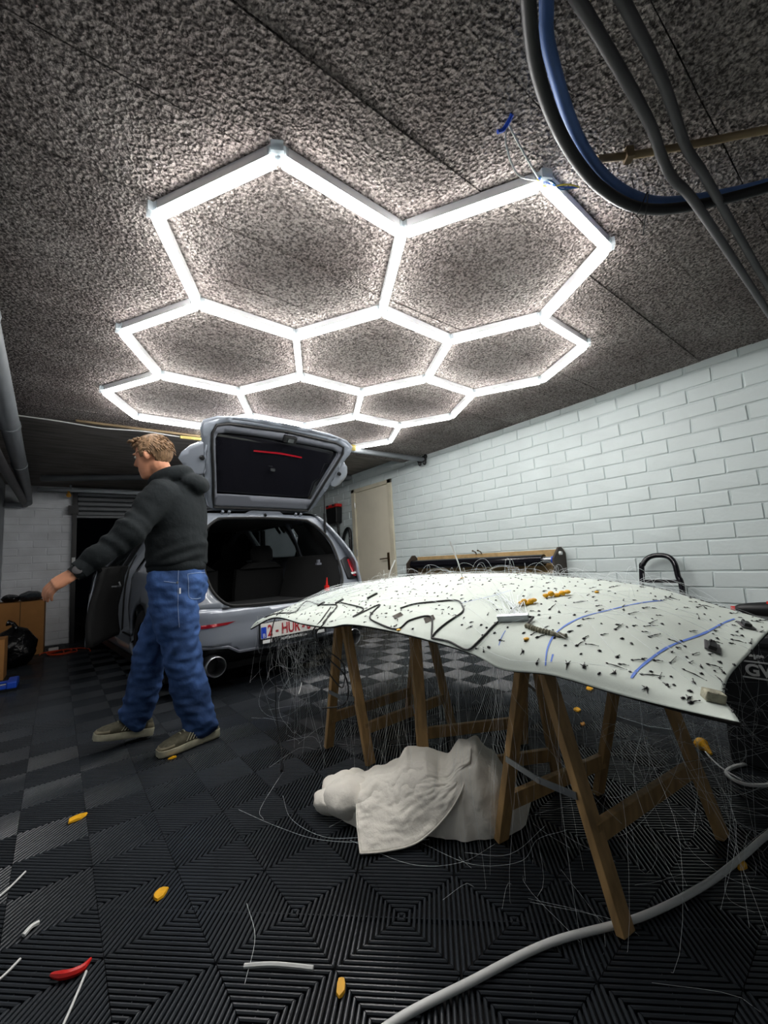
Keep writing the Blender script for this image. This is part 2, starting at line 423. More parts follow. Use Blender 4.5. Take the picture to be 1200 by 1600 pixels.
# right wall: slab with the door opening left out
DY0, DY1, DZ = 4.31, 5.31, 2.03
wr = MB(); GAP = 0.0015
for a, b in (((X1+0.0025, Y0, 0), (X1+0.2, DY0, ZR+0.1)), ((X1+0.0025, DY1, 0), (X1+0.2, Y1+0.2, ZR+0.1)), ((X1+0.0025, DY0, DZ), (X1+0.2, DY1, ZR+0.1))): wr.span(a, b)
wall_r = struct(build(wr, 'wall_right', M['mortar'], world_origin=True), 'white painted brick wall along the garage')
bricks = []
for k in range(-9, 13):
    z0 = 0.943+BH*k; z1 = min(z0+BH, ZC+0.02 if True else 0); z0 = max(z0, 0.0)
    if z1-z0 < 0.03: continue
    y = Y0 + ((0.031 if k % 2 == 0 else 0.187) % BL)
    while y < Y1:
        a, b = y+0.0035, y+BL-0.005
        zt = z1-0.005
        if z0+0.005 < DZ:      # cut at the door
            if a < DY0 < b: b = DY0-0.004
            elif a < DY1 < b: a = DY1+0.004
            elif DY0 <= a and b <= DY1: y += BL; continue
        if b-a > 0.03: bricks.append(((a+b)/2, (z0+0.0035+zt)/2, b-a, zt-z0-0.005))
        y += BL
cache = {}
def brick_for(l, h, s, m, axis): 
    key = (round(l, 3), round(h, 3), s, axis, m.name)
    if key not in cache: cache[key] = brick_mesh('brick', l, h, hash(key) % 9999, m, axis)
    return cache[key]
shown = [b for b in bricks if in_frame((X1, b[0], b[1]), 30) and b[0] > 0.1 and b[1] > 0.42 and not (b[0] > 5.3 and b[1] > 0)]
shown.sort(key=lambda b: project((X1, b[0], b[1]))[2])
sh = set(shown[:300])
rest = MB()
for i, bk in enumerate(bricks):
    y, z, l, h = bk
    if bk in sh:
        o = bpy.data.objects.new('brick', brick_for(l, h, i % 5, M['paint'], 'x')); finish(o, wall_r); o.location = (X1, y, z)
    else:
        me = brick_for(l, h, i % 5, M['paint'], 'x')
        rest.add([(X1+v.co.x, y+v.co.y, z+v.co.z) for v in me.vertices], [tuple(p.vertices) for p in me.polygons])
o = build(rest, 'bricks', M['paint'], wall_r); o['kind'] = 'stuff'
# back wall with the wide garage opening
OX0, OX1, OZ = 0.03, 2.95, 2.17
wb = MB()
for a, b in (((X0-0.2, Y1+0.008, 0), (OX0, Y1+0.22, ZR+0.1)), ((OX1, Y1+0.008, 0), (X1+0.2, Y1+0.22, ZR+0.1)), ((OX0, Y1+0.008, OZ), (OX1, Y1+0.22, ZR+0.1))): wb.span(a, b)
wall_b = struct(build(wb, 'wall_back', M['backpaint'], world_origin=True), 'white painted brick wall beside the garage opening')
i = 0
for k in range(-9, 10):
    z0 = max(0, 0.943+BH*k); z1 = 0.943+BH*(k+1)
    x = X0 - (0.0 if k % 2 == 0 else BL/2)
    while x < OX0:
        a, b = max(x+0.005, X0), min(x+BL-0.005, OX0)
        if b-a > 0.03:
            o = bpy.data.objects.new('brick', brick_for(b-a, z1-z0-0.01, i % 5, M['backpaint'], 'y')); finish(o, wall_b); o.location = ((a+b)/2, Y1, (z0+z1)/2); i += 1
        x += BL
build(MB().span((X0, Y1-0.05, 1.945), (OX0-0.03, Y1+0.01, 2.01)), 'ledge', M['backpaint'], wall_b)
struct(build(MB().span((X0-0.2, Y0, 0), (X0, Y1+0.2, ZR+0.1)), 'wall_left', M['graywall'], world_origin=True), 'plain grey wall opposite the brick wall')
struct(build(MB().span((X0-0.2, Y0-0.2, 0), (X1+0.2, Y0, ZR+0.1)), 'wall_front', M['graywall'], world_origin=True), 'plain grey wall behind the camera')

# ceiling: rough boards across the room, then a smoother slab one step up towards the garage door
ceil = struct(build(MB().span((X0-0.2, Y0-0.2, ZC+0.03), (X1+0.2, YSTEP, ZC+0.2)), 'ceiling', M['base'], world_origin=True), 'rough grey brown board ceiling above the hexagon lights')
joints = [-1.8, -1.5, -1.21, -0.92, -0.63, -0.34, -0.06, 0.22, 0.50, 0.773, 1.07, 1.415, 1.70, 2.0, 2.29, 2.58, 2.87, 3.16, 3.45, 3.73, YSTEP]
for a, b in zip(joints, joints[1:]):
    mb = MB(); dz = random.uniform(-0.0015, 0.0015); sl = random.uniform(-0.0015, 0.0015)
    n = 24; top = ZC+0.032
    low = []
    for i in range(n+1):
        x = X0+(X1-X0)*i/n; w = random.uniform(0.0004, 0.0028)
        low.append(((x, a+w, ZC+dz-sl), (x, b-random.uniform(0.0004, 0.0028), ZC+dz+sl)))
    vs_ = [p for q in low for p in q] + [(p[0], p[1], top) for q in low for p in q]; k = 2*(n+1)
    fs = []
    for i in range(n):
        p = 2*i; fs += [(p, p+1, p+3, p+2), (p, p+2, k+p+2, k+p), (p+1, k+p+1, k+p+3, p+3)]
    mb.add(vs_, fs); build(mb, 'ceiling_board', M['board'], ceil)
cr = struct(build(MB().span((X0-0.2, YSTEP, ZR), (X1+0.2, Y1+0.2, ZR+0.15)), 'ceiling_rear', M['rearceil'], world_origin=True), 'smooth dark ceiling slab near the garage door')
struct(build(MB().span((X0-0.2, YSTEP-0.02, ZC), (X1+0.2, YSTEP+0.03, ZR+0.1)), 'trim_1', M['rearceil'], world_origin=True), 'dark step between rough ceiling and rear slab')

# ------------------------------------------------------------------ hexagon light
HO = Vector((0.709, 1.4605)); HL = 0.4985; HP = math.radians(-28.41)
def hex_v(i, j, k):
    cx, cy = (i+0.5*j)*math.sqrt(3), 1.5*j; a = math.radians(30+60*k)
    x, y = (cx+math.cos(a))*HL, (cy+math.sin(a))*HL
    return Vector((HO.x+math.cos(HP)*x-math.sin(HP)*y, HO.y+math.sin(HP)*x+math.cos(HP)*y))
hexes = [(0, 0), (1, 0), (-1, 1), (0, 1), (1, 1), (-2, 2), (-1, 2), (0, 2), (-2, 3), (-1, 3)]
edges = {}; verts = {}
for i, j in hexes:
    for k in range(6):
        a, b = hex_v(i, j, k), hex_v(i, j, (k+1) % 6)
        ka, kb = (round(a.x, 2), round(a.y, 2)), (round(b.x, 2), round(b.y, 2))
        if ka not in verts: verts[ka] = a
        if kb not in verts: verts[kb] = b
        key = tuple(sorted((ka, kb)))
        if key not in edges: edges[key] = (verts[key[0]], verts[key[1]])
hx = thing('hexagon_light', 'bright white honeycomb of LED tubes fixed to the ceiling', 'ceiling light', (1.0, 2.3, ZC))
hv = Vector((1.0, 2.3, ZC)); OFF[hx.name] = hv
tl = HL-0.036
def tube_meshes():
    h = MB(); h.prism([(-0.0175, 0), (0.0175, 0), (0.0175, -0.033), (-0.0175, -0.033)], lambda p, d: (d, p[0], p[1]), -tl/2, tl/2)
    prof = [(-0.0165, -0.032), (-0.0172, -0.040), (-0.0150, -0.048), (-0.008, -0.052), (0.008, -0.052), (0.0150, -0.048), (0.0172, -0.040), (0.0165, -0.032)]
    d = MB(); d.prism(prof, lambda p, e: (e, p[0], p[1]), -tl/2+0.001, tl/2-0.001)
    c = MB(); c.lathe([(0.012, -0.001), (0.014, -0.005), (0.014, -0.046), (0.009, -0.050)], n=10)
    for a in (0, 120, 240):
        r = Matrix.Rotation(math.radians(a), 3, 'Z'); c.box(r @ Vector((0.018, 0, -0.020)), (0.016, 0.037, 0.034), r)
    out = []
    for mb, nm, m in ((h, 'light_tube', M['housing']), (d, 'diffuser', M['diff']), (c, 'connector', M['clear'])):
        me = bpy.data.meshes.new(nm); me.from_pydata([tuple(v) for v in mb.v], [], mb.f); me.materials.append(m)
        bm = bmesh.new(); bm.from_mesh(me); bmesh.ops.recalc_face_normals(bm, faces=bm.faces); bm.to_mesh(me); bm.free()
        out.append(me)
    return out
hm, dm_, cm = tube_meshes()
for a, b in edges.values():
    c = (a+b)/2; d = b-a
    o = bpy.data.objects.new('light_tube', hm); finish(o, hx); o.location = (c.x-hv.x, c.y-hv.y, -0.001); o.rotation_euler = (0, 0, math.atan2(d.y, d.x))
    p = bpy.data.objects.new('diffuser', dm_); finish(p, o)
for key, v in verts.items():
    nb = [e for k2, e in edges.items() if key in k2][0]; oth = nb[1] if (nb[0]-v).length < 0.01 else nb[0]
    d = oth-v; o = bpy.data.objects.new('connector', cm); finish(o, hx); o.location = (v.x-hv.x, v.y-hv.y, -0.001); o.rotation_euler = (0, 0, math.atan2(d.y, d.x))

pl = thing('power_lead', 'thin white cord with blue terminal looping from light to ceiling', 'cord', (0.99, 0.74, 2.1))
build(MB().tube(catmull([(0.985, 0.575, 2.192), (1.03, 0.578, 2.165), (1.11, 0.590, 2.15), (1.20, 0.612, 2.165)], 8), 0.0028, 6), 'cord', M['white'], pl, True)
build(MB().tube(catmull([(0.985, 0.575, 2.192), (1.01, 0.600, 2.15), (1.10, 0.625, 2.13), (1.20, 0.618, 2.16)], 8), 0.0028, 6), 'cord', M['white'], pl, True)
build(MB().tube(catmull([(0.982, 0.555, 2.193), (0.986, 0.572, 2.186), (0.985, 0.59, 2.178), (0.972, 0.60, 2.172)], 6), [0.006]*19, 8), 'terminal', M['blue'], pl, True)
for q, (cm_, dy) in enumerate((('#2b56b5', 0), ('#c9b23c', 0.012), ('#3d6b86', -0.01))):
    build(MB().tube(catmull([(1.20, 0.612+dy*0.5, 2.165), (1.245, 0.598+dy, 2.155), (1.29, 0.575-dy, 2.150), (1.335, 0.545, 2.15)], 8), 0.0025, 6), 'wire', mat('wire_colour', cm_, 0.5), pl, True)

# ------------------------------------------------------------------ door in the brick wall
dr = bpy.data.objects.new('door_1', None); COL.objects.link(dr); struct(dr, 'plain beige door with brass lever in the white brick wall'); OFF['door_1'] = Vector((0, 0, 0))
fr = MB()
fr.span((X1-0.022, DY0, 0), (X1+0.07, DY0+0.085, DZ)); fr.span((X1-0.022, DY1-0.085, 0), (X1+0.07, DY1, DZ)); fr.span((X1-0.022, DY0, DZ-0.055), (X1+0.07, DY1, DZ))
build(fr, 'door_frame', M['doorframe'], dr, bevel=0.004)
lf = build(MB().span((X1+0.004, DY0+0.088, 0.01), (X1+0.044, DY1-0.088, DZ-0.058)), 'door_leaf', M['door'], dr, bevel=0.003)
hd = build(MB().box((X1-0.002, 4.475, 0.90), (0.012, 0.042, 0.24)), 'handle_plate', M['brass'], dr, bevel=0.003)
build(MB().tube([(X1-0.006, 4.475, 0.94), (X1-0.05, 4.475, 0.94), (X1-0.055, 4.49, 0.94), (X1-0.055, 4.60, 0.935)], 0.009, 8), 'lever', M['brass'], hd, True)
for z in (0.3, 1.05, 1.78): build(MB().lathe([(0.008, -0.05), (0.008, 0.05)], (X1-0.016, DY1-0.087, z), n=10), 'hinge', M['steel'], dr, True)

# ------------------------------------------------------------------ garage door at the back
gd = thing('roller_door', 'grey sectional garage door rolled up above the dark opening', 'garage door', (1.5, 7.5, 1.8))
for k in range(5):
    z = 1.84+k*0.072
    build(MB().prism([(0, 0), (-0.028, 0.01), (-0.03, 0.05), (0, 0.068), (0.02, 0.068), (0.02, 0)], lambda p, d, z=z: (d, 7.53+p[0], z+p[1]), OX0+0.06, OX1-0.02), 'slat', M['roller'], gd)
build(MB().span((OX0+0.05, 7.50, 1.805), (OX1-0.02, 7.55, 1.838)), 'bottom_rail', M['pvc'], gd)
build(MB().span((OX0, 7.5, 0), (OX0+0.055, 7.6, 2.17)), 'guide_rail', M['black'], gd)
build(MB().span((OX1-0.055, 7.5, 0), (OX1, 7.6, 2.17)), 'guide_rail', M['black'], gd)
build(MB().span((OX0-0.05, 7.46, 1.86), (OX0+0.07, 7.58, 1.98)), 'bearing_box', M['black'], gd)
rl = thing('door_track', 'galvanised steel rail across the top of the garage opening', 'rail', (1.2, 7.42, 2.16))
build(MB().span((-0.37, 7.40, 2.17), (3.2, 7.43, 2.215)).span((-0.37, 7.40, 2.17), (3.2, 7.45, 2.176)), 'rail', M['galv'], rl)
for x in (0.0, 1.5, 2.9): build(MB().box((x, 7.42, 2.245), (0.03, 0.012, 0.07)), 'hanger', M['galv'], rl)
build(MB().lathe([(0.03, -0.012), (0.03, 0.012)], (-0.02, 7.40, 2.12), (0, 1, 0), 14).box((-0.02, 7.40, 2.15), (0.03, 0.03, 0.06)), 'pulley', mat('yellow_brass', '#a87a2c', 0.35, metal=0.8), rl, True)
lb = tag(build(MB().span((0.035, 7.47, 0.92), (0.075, 7.49, 1.22)), 'warning_strip', M['white']), 'narrow white strip on the dark door post', 'sign')

# ------------------------------------------------------------------ pipes and conduits
def pipe(name, pts, r, m, label, cat, n=12, per=8):
    t = thing(name, label, cat, (pts[0][0], pts[0][1], pts[0][2]), 0, 'conduits under the ceiling' if cat == 'conduit' else 'pipes under the ceiling')
    build(MB().tube(catmull(pts, per) if len(pts) > 2 else pts, r, n), 'pipe', m, t, True)
    return t
t = pipe('drain_pipe', [(-0.25, 0.2, 2.10), (-0.30, 1.5, 2.10), (-0.36, 3.65, 2.10), (-0.45, 6.6, 2.10), (-0.47, 7.2, 2.06), (-0.47, 7.33, 1.98)], 0.06, M['pvc'], 'wide grey drain pipe under the ceiling along the side wall', 'pipe', 16)
for y in (2.3, 4.0, 5.4): 
    x = -0.30-0.06*(y-1.5)/2.15 if y < 3.65 else -0.36-0.09*(y-3.65)/2.95
    build(MB().tube([(x, y-0.03, 2.10), (x, y+0.03, 2.10)], 0.066, 16), 'collar', M['pvc'], t, True)
    build(MB().box((x, y, 2.19), (0.02, 0.02, 0.10 if y < 4 else 0.14)), 'bracket', M['galv'], t)
pipe('drain_pipe', [(-0.48, 3.0, 2.02), (-0.50, 4.83, 2.0), (-0.50, 6.5, 2.0), (-0.50, 7.55, 1.99)], 0.04, M['greypipe'], 'thinner dark pipe below the wide grey drain pipe', 'pipe')
pipe('drain_pipe', [(-0.30, 6.75, 2.225), (0.6, 6.4, 2.235), (1.4, 6.1, 2.235), (3.5, 5.3, 2.235)], 0.038, M['pvc'], 'grey pipe crossing the dark rear ceiling behind the person', 'pipe')
t = pipe('drain_pipe', [(2.36, 3.62, 2.135), (3.49, 3.61, 2.135)], 0.03, M['pvc'], 'short grey pipe under the ceiling ending at the brick wall', 'pipe')
build(MB().ell((2.34, 3.62, 2.14), (0.07, 0.05, 0.045)).ell((2.42, 3.60, 2.155), (0.05, 0.045, 0.035)), 'foam_plug', M['foamy'], t, True)
jb = MB()
for k in range(9): 
    a = Vector((3.46+random.uniform(-.03, .03), 3.62+random.uniform(-.05, .05), 2.13+random.uniform(-.05, .04))); jb.ell(a, (0.022, 0.022, 0.03))
tag(build(jb, 'cable_clamp', M['black'], smooth=True), 'black clamp cluster where the short pipe meets the wall', 'clamp')
t = thing('ceiling_cable', 'thin white cable with yellow strip along the ceiling step', 'cable', (0.3, 3.95, 2.15))
build(MB().tube(catmull([(-0.36, 3.96, 2.165), (-0.1, 3.97, 2.163), (0.2, 3.975, 2.15), (0.5, 3.97, 2.165), (0.86, 3.97, 2.155), (1.6, 3.97, 2.165), (2.3, 3.96, 2.16)], 8), 0.0055, 6), 'cable', M['cable'], t, True)
build(MB().span((0.02, 3.955, 2.172), (0.95, 3.98, 2.19)), 'strip', M['beigepipe'], t)
build(MB().tube([(0.78, 3.955, 2.15), (1.05, 3.955, 2.155)], 0.014, 8), 'sleeve', M['foamy'], t, True)
pipe('conduit', [(-0.2, -0.5, 2.10), (0.25, 0.0, 2.09), (0.55, 0.24, 2.085), (0.73, 0.351, 2.08), (0.879, 0.418, 2.08), (1.089, 0.464, 2.08), (1.314, 0.474, 2.08), (1.516, 0.433, 2.08), (1.659, 0.328, 2.08), (1.797, 0.155, 2.085), (1.95, -0.1, 2.09), (2.1, -0.8, 2.10)], 0.0165, M['blackpipe'], 'black corrugated conduit sweeping in a wide bend under the ceiling', 'conduit')
pipe('conduit', [(0.80, 0.335, 2.19), (0.83, 0.360, 2.165), (0.90, 0.395, 2.14), (1.135, 0.452, 2.125), (1.36, 0.462, 2.12), (1.562, 0.418, 2.12), (1.70, 0.315, 2.12), (1.845, 0.14, 2.12), (2.0, -0.12, 2.12), (2.15, -0.8, 2.12)], 0.0165, M['bluepipe'], 'pale blue conduit bending beside the black conduit', 'conduit')
pipe('conduit', [(-0.7, 0.285, 2.08), (0.3, 0.287, 2.08), (0.813, 0.290, 2.08), (1.196, 0.300, 2.08), (1.36, 0.318, 2.08), (1.47, 0.325, 2.075), (1.60, 0.312, 2.065), (1.98, 0.313, 2.07), (2.824, 0.320, 2.08), (3.5, 0.325, 2.085)], 0.0135, M['greypipe'], 'grey conduit with a kink, nearer the lights of two', 'conduit')
pipe('conduit', [(-0.7, 0.225, 2.09), (0.3, 0.230, 2.085), (0.892, 0.235, 2.08), (1.106, 0.240, 2.08), (1.25, 0.252, 2.08), (1.40, 0.266, 2.078), (1.541, 0.262, 2.072), (1.959, 0.268, 2.08), (2.668, 0.272, 2.085), (3.5, 0.27, 2.09)], 0.0125, M['greypipe'], 'grey conduit with a kink, farther from the lights of two', 'conduit')
t = pipe('conduit', [(1.31, 0.47, 2.172), (1.42, 0.37, 2.172), (1.60, 0.18, 2.172), (1.9, -0.15, 2.172), (2.4, -0.8, 2.172)], 0.011, M['beigepipe'], 'thin beige conduit flat against the ceiling behind the bends', 'conduit')
build(MB().box((1.38, 0.405, 2.172), (0.03, 0.022, 0.036), Matrix.Rotation(0.8, 3, 'Z')), 'clip', M['beigepipe'], t)
tag(build(MB().tube(catmull([(1.50, 0.44, 2.19), (1.505, 0.44, 2.10), (1.50, 0.455, 2.055), (1.49, 0.43, 2.05), (1.495, 0.40, 2.10), (1.53, 0.44, 1.99)], 6), 0.002, 5), 'cable_tie', M['black'], smooth=True), 'black cable tie around the bent conduits', 'cable tie')
# ------------------------------------------------------------------ car (local axes: x to its right, y towards its nose, z up; origin under the rear bumper)
CAR_ROT = math.radians(5)
car = thing('car', 'grey estate car seen from behind with its tailgate open', 'car', (1.445, 3.154, 0), CAR_ROT)
def sm(a, b, t):
    t = max(0.0, min(1.0, (t-a)/(b-a))); return t*t*(3-2*t)
def hw(y, z):
    """half width of the body side"""
    if z < 0.30: w = 0.855+0.025*(z-0.2)/0.1
    elif z < 0.62: w = 0.88+0.012*sm(0.3, 0.62, z)
    elif z < 0.93: w = 0.892-0.035*sm(0.62, 0.93, z)
    else: w = 0.857-0.30*((z-0.93)/0.5)**1.15
    if y < 0.45: w -= 0.115*((0.45-y)/0.45)**2.2
    if y > 3.7: w -= 0.22*((y-3.7)/0.93)**2
    return w
def side_outline():
    rear = [(0.06, 0.36), (0.03, 0.50), (0.035, 0.62), (0.06, 0.70), (0.075, 0.80), (0.10, 0.92), (0.145, 1.02), (0.22, 1.14), (0.31, 1.28), (0.39, 1.38), (0.46, 1.425)]
    roof = [(0.8, 1.455), (1.4, 1.475), (2.0, 1.475), (2.5, 1.42), (2.95, 1.27), (3.45, 1.05), (3.9, 0.97), (4.3, 0.87), (4.5, 0.74), (4.55, 0.55), (4.52, 0.32), (4.4, 0.2)]
    bot = [(3.985, 0.2)] + arc((3.62, 0.32), 0.37, -15, 195, 14) + [(3.25, 0.2), (1.31, 0.2)] + arc((0.95, 0.32), 0.37, -15, 195, 14) + [(0.57, 0.22), (0.12, 0.28)]
    return rear+roof+bot
WIN_Q = [(0.42, 1.10), (0.50, 1.24), (0.62, 1.36), (1.02, 1.39), (1.14, 1.02), (0.60, 0.99)]
DOOR_R = [(1.30, 0.34), (1.36, 0.60), (1.42, 0.90), (1.22, 1.02), (1.10, 1.22), (1.09, 1.385), (1.5, 1.415), (2.02, 1.41), (2.06, 1.0), (2.06, 0.34), (2.0, 0.31), (1.36, 0.31)]
WIN_F = [(2.18, 1.02), (2.16, 1.40), (2.45, 1.36), (2.85, 1.22), (3.15, 1.05), (3.12, 1.02)]
WIN_RR = [(1.20, 1.02), (1.10, 1.22), (1.10, 1.38), (1.5, 1.40), (2.02, 1.40), (2.06, 1.02)]
def side(sgn, holes, name):
    v, f = plan([side_outline()]+holes, 0.06, lambda y, z: (sgn*hw(y, z), y, z))
    o = build(MB().add(v, f), name, M['carpaint'], car, True, 50)
    solidify(o, 0.02, -1 if True else 1); return o
side(-1, [WIN_Q, DOOR_R, WIN_F], 'side_panel'); side(1, [WIN_Q, WIN_RR, WIN_F], 'side_panel')
def pane(poly, sgn, name='side_window'):
    v, f = plan([poly], 0.1, lambda y, z: (sgn*(hw(y, z)-0.012), y, z)); build(MB().add(v, f), name, M['glass'], car, True, 80)
for s_ in (-1, 1):
    pane(WIN_Q, s_); pane(WIN_F, s_)
pane(WIN_RR, 1)
# door jamb on the open side and a rear door standing open
DR = DOOR_R
jm = MB()
for i in range(len(DR)):
    (ya, za), (yb, zb) = DR[i], DR[(i+1) % len(DR)]
    def P(y, z, d, s=0.0): return (-(hw(y, z)-d), y, z)
    cy_, cz_ = 1.6, 0.85
    ia = (ya+(cy_-ya)*0.12, za+(cz_-za)*0.10); ib = (yb+(cy_-yb)*0.12, zb+(cz_-zb)*0.10)
    jm.add([P(ya, za, 0.004), P(yb, zb, 0.004), P(ib[0], ib[1], 0.075), P(ia[0], ia[1], 0.075)], [(0, 1, 2, 3)])
    ja = (ia[0]+(cy_-ia[0])*0.05, ia[1]+(cz_-ia[1])*0.05); jb_ = (ib[0]+(cy_-ib[0])*0.05, ib[1]+(cz_-ib[1])*0.05)
    jm.add([P(ia[0], ia[1], 0.075), P(ib[0], ib[1], 0.075), P(jb_[0], jb_[1], 0.13), P(ja[0], ja[1], 0.13)], [(0, 1, 2, 3)])
jamb = build(jm, 'door_jamb', M['carjamb'], car, True, 60)
build(MB().tube(catmull([(-(hw(y, z)-0.06), y+(1.6-y)*0.10, z+(0.85-z)*0.085) for y, z in DR], 4, True), 0.009, 6, closed=True), 'door_seal', M['rubber'], jamb, True)
for (y, z) in ((1.40, 0.80), (1.405, 0.74), (1.38, 0.52)): build(MB().lathe([(0.012, 0), (0.012, 0.012)], (-(hw(y, z)-0.035), y+0.01, z), (-0.7, 0.7, 0), 10), 'striker', M['black'], jamb, True)
def door_open():
    # hinged at its front edge, swung out part of the way
    hy = 2.05; ang = math.radians(26); ca, sa = math.cos(ang), math.sin(ang)
    def W(y, z, d):
        # closed position: x=-(hw-d), relative to the hinge at (−.88, hy)
        dx = -(hw(y, z)-d)+0.88; dy = y-hy
        return (-0.88+dx*ca+dy*sa, hy-dx*sa+dy*ca, z)
    outer = [(1.31, 0.34), (1.37, 0.60), (1.42, 0.90), (1.40, 1.0), (2.05, 1.02), (2.05, 0.34)]
    v, f = plan([outer], 0.09, lambda y, z: W(y, z, 0.0)); skin = build(MB().add(v, f), 'rear_door', M['carpaint'], car, True, 50); solidify(skin, 0.004, 0)
    v, f = plan([[(1.305, 0.335), (1.365, 0.60), (1.415, 0.9), (1.395, 1.005), (2.05, 1.025), (2.05, 0.335)]], 0.09, lambda y, z: W(y, z, 0.030 + 0.012*math.sin(z*9)))
    card = build(MB().add(v, f), 'door_card', M['blackmatte'], skin, True, 60); solidify(card, 0.045, 0)
    fr_ = [(1.42, 0.98), (1.24, 1.05), (1.12, 1.22), (1.10, 1.37), (1.5, 1.40), (2.0, 1.395), (2.05, 1.0)]
    build(MB().tube([W(y, z, 0.02) for y, z in fr_], 0.022, 6), 'window_frame', M['black'], skin, True)
    build(MB().tube([W(1.62, 0.83, 0.085), W(1.62, 0.83, 0.12), W(1.75, 0.83, 0.12), W(1.75, 0.87, 0.10)], 0.008, 6), 'door_handle', M['steel'], skin, True)
door_open()
# roof
def roofz(y):
    pts = [(0.40, 1.395), (0.46, 1.425), (0.8, 1.455), (1.4, 1.475), (2.0, 1.475), (2.5, 1.42)]
    for (a, za), (b, zb) in zip(pts, pts[1:]):
        if y <= b: return za+(zb-za)*(y-a)/(b-a)
    return pts[-1][1]
build(MB().grid(lambda u, v: ((2*u-1)*(hw(0.43+v*2.05, roofz(0.43+v*2.05))), 0.43+v*2.05, roofz(0.43+v*2.05)+0.03*(1-(2*u-1)**4)), 16, 14), 'roof', M['carpaint'], car, True, 60)
solidify(car.children[-1], 0.02, -1)
# hood, windscreen, nose (turned away from us)
def prof(y):
    pts = [(2.5, 1.42), (2.95, 1.27), (3.45, 1.05), (3.9, 0.97), (4.3, 0.87), (4.5, 0.74), (4.55, 0.55), (4.6, 0.3)]
    for (a, za), (b, zb) in zip(pts, pts[1:]):
        if y <= b: return za+(zb-za)*(y-a)/(b-a)
    return 0.3
def strip(y0, y1, name, m):
    g = MB().grid(lambda u, v: ((2*u-1)*hw(y0+v*(y1-y0), prof(y0+v*(y1-y0)))*0.995, y0+v*(y1-y0), prof(y0+v*(y1-y0))+0.03*(1-(2*u-1)**4)), 12, 8)
    return build(g, name, m, car, True, 60)
strip(2.48, 3.45, 'windscreen', M['glass']); strip(3.45, 4.5, 'bonnet', M['carpaint'])
build(MB().grid(lambda u, v: ((2*u-1)*hw(4.5, 0.5)*(1-0.0*v), 4.5+0.09*(1-(2*u-1)**2)+0.03*math.sin(v*PI), 0.76-0.56*v), 14, 6), 'front_bumper', M['carpaint'], car, True, 60)
# rear bumper: full width, wrapping the corners
def bumper_y(x, z):
    a = min(1.0, abs(x)/0.86)
    y = -0.012 + 0.25*a**6.5
    y += 0.02*sm(0.62, 0.70, z) + 0.035*sm(0.42, 0.30, z) - 0.008*math.exp(-((z-0.60)/0.03)**2)
    return y
ob = [(-0.86, 0.42), (-0.86, 0.64), (-0.78, 0.665), (-0.57, 0.655), (-0.3, 0.635), (0, 0.63), (0.3, 0.635), (0.57, 0.655), (0.78, 0.665), (0.86, 0.64), (0.86, 0.42), (0.72, 0.40), (0.52, 0.385), (0.44, 0.335), (0.0, 0.325), (-0.44, 0.335), (-0.52, 0.385), (-0.72, 0.40)]
v, f = plan([ob], 0.035, lambda x, z: (x, bumper_y(x, z), z)); bmp = build(MB().add(v, f), 'rear_bumper', M['carpaint'], car, True, 60); solidify(bmp, 0.015, -1)
build(MB().grid(lambda u, v: (-0.56+1.12*u, -0.005+0.05*v, 0.655-0.012*(1-abs(2*u-1)**2)+0.004*v), 16, 2), 'sill_plate', M['darktrim'], car, True)
dif = [(-0.84, 0.42), (-0.72, 0.40), (-0.52, 0.385), (-0.44, 0.335), (0, 0.325), (0.44, 0.335), (0.52, 0.385), (0.72, 0.40), (0.84, 0.42), (0.80, 0.27), (0.6, 0.23), (0.35, 0.20), (-0.35, 0.20), (-0.6, 0.23), (-0.80, 0.27)]
v, f = plan([dif], 0.05, lambda x, z: (x, bumper_y(x, z)+0.03+0.25*sm(0.33, 0.19, z), z)); build(MB().add(v, f), 'diffuser', M['black'], car, True, 60); solidify(car.children[-1], 0.01)
for z, y in ((0.268, 0.08), (0.236, 0.15)): build(MB().box((0, y, z), (0.66, 0.02, 0.008)), 'diffuser_fin', M['blackgloss'], car)
build(MB().tube([(x, bumper_y(x, z)-0.004, z) for x, z in ((-0.80, 0.395), (-0.72, 0.392), (-0.52, 0.378), (-0.44, 0.33), (0, 0.318), (0.44, 0.33), (0.52, 0.378), (0.72, 0.392), (0.80, 0.395))], 0.012, 6), 'bumper_strip', M['trim'], car, True)
for s_ in (-1, 1):
    ex = MB(); cx = s_*0.615
    ex.lathe([(0.068, 0.25), (0.072, 0.0), (0.071, -0.035), (0.066, -0.04), (0.062, -0.03), (0.060, 0.2)], (cx, 0.02, 0.262), (0, 1, 0), 28, caps=False)
    e_ = build(ex, 'exhaust_tip', M['steel'], car, True, 60)
    build(MB().lathe([(0.06, 0), (0.06, 0.01)], (cx, 0.12, 0.262), (0, 1, 0), 20), 'exhaust_pipe', M['black'], e_)
    rf = [(s_*0.80, 0.525), (s_*0.80, 0.548), (s_*0.47, 0.556), (s_*0.53, 0.537), (s_*0.66, 0.527)]
    v, f = plan([rf], 0.03, lambda x, z: (x, bumper_y(x, z)-0.004, z)); build(MB().add(v, f), 'reflector', M['red'], car, True, 60); solidify(car.children[-1], 0.006, 0)
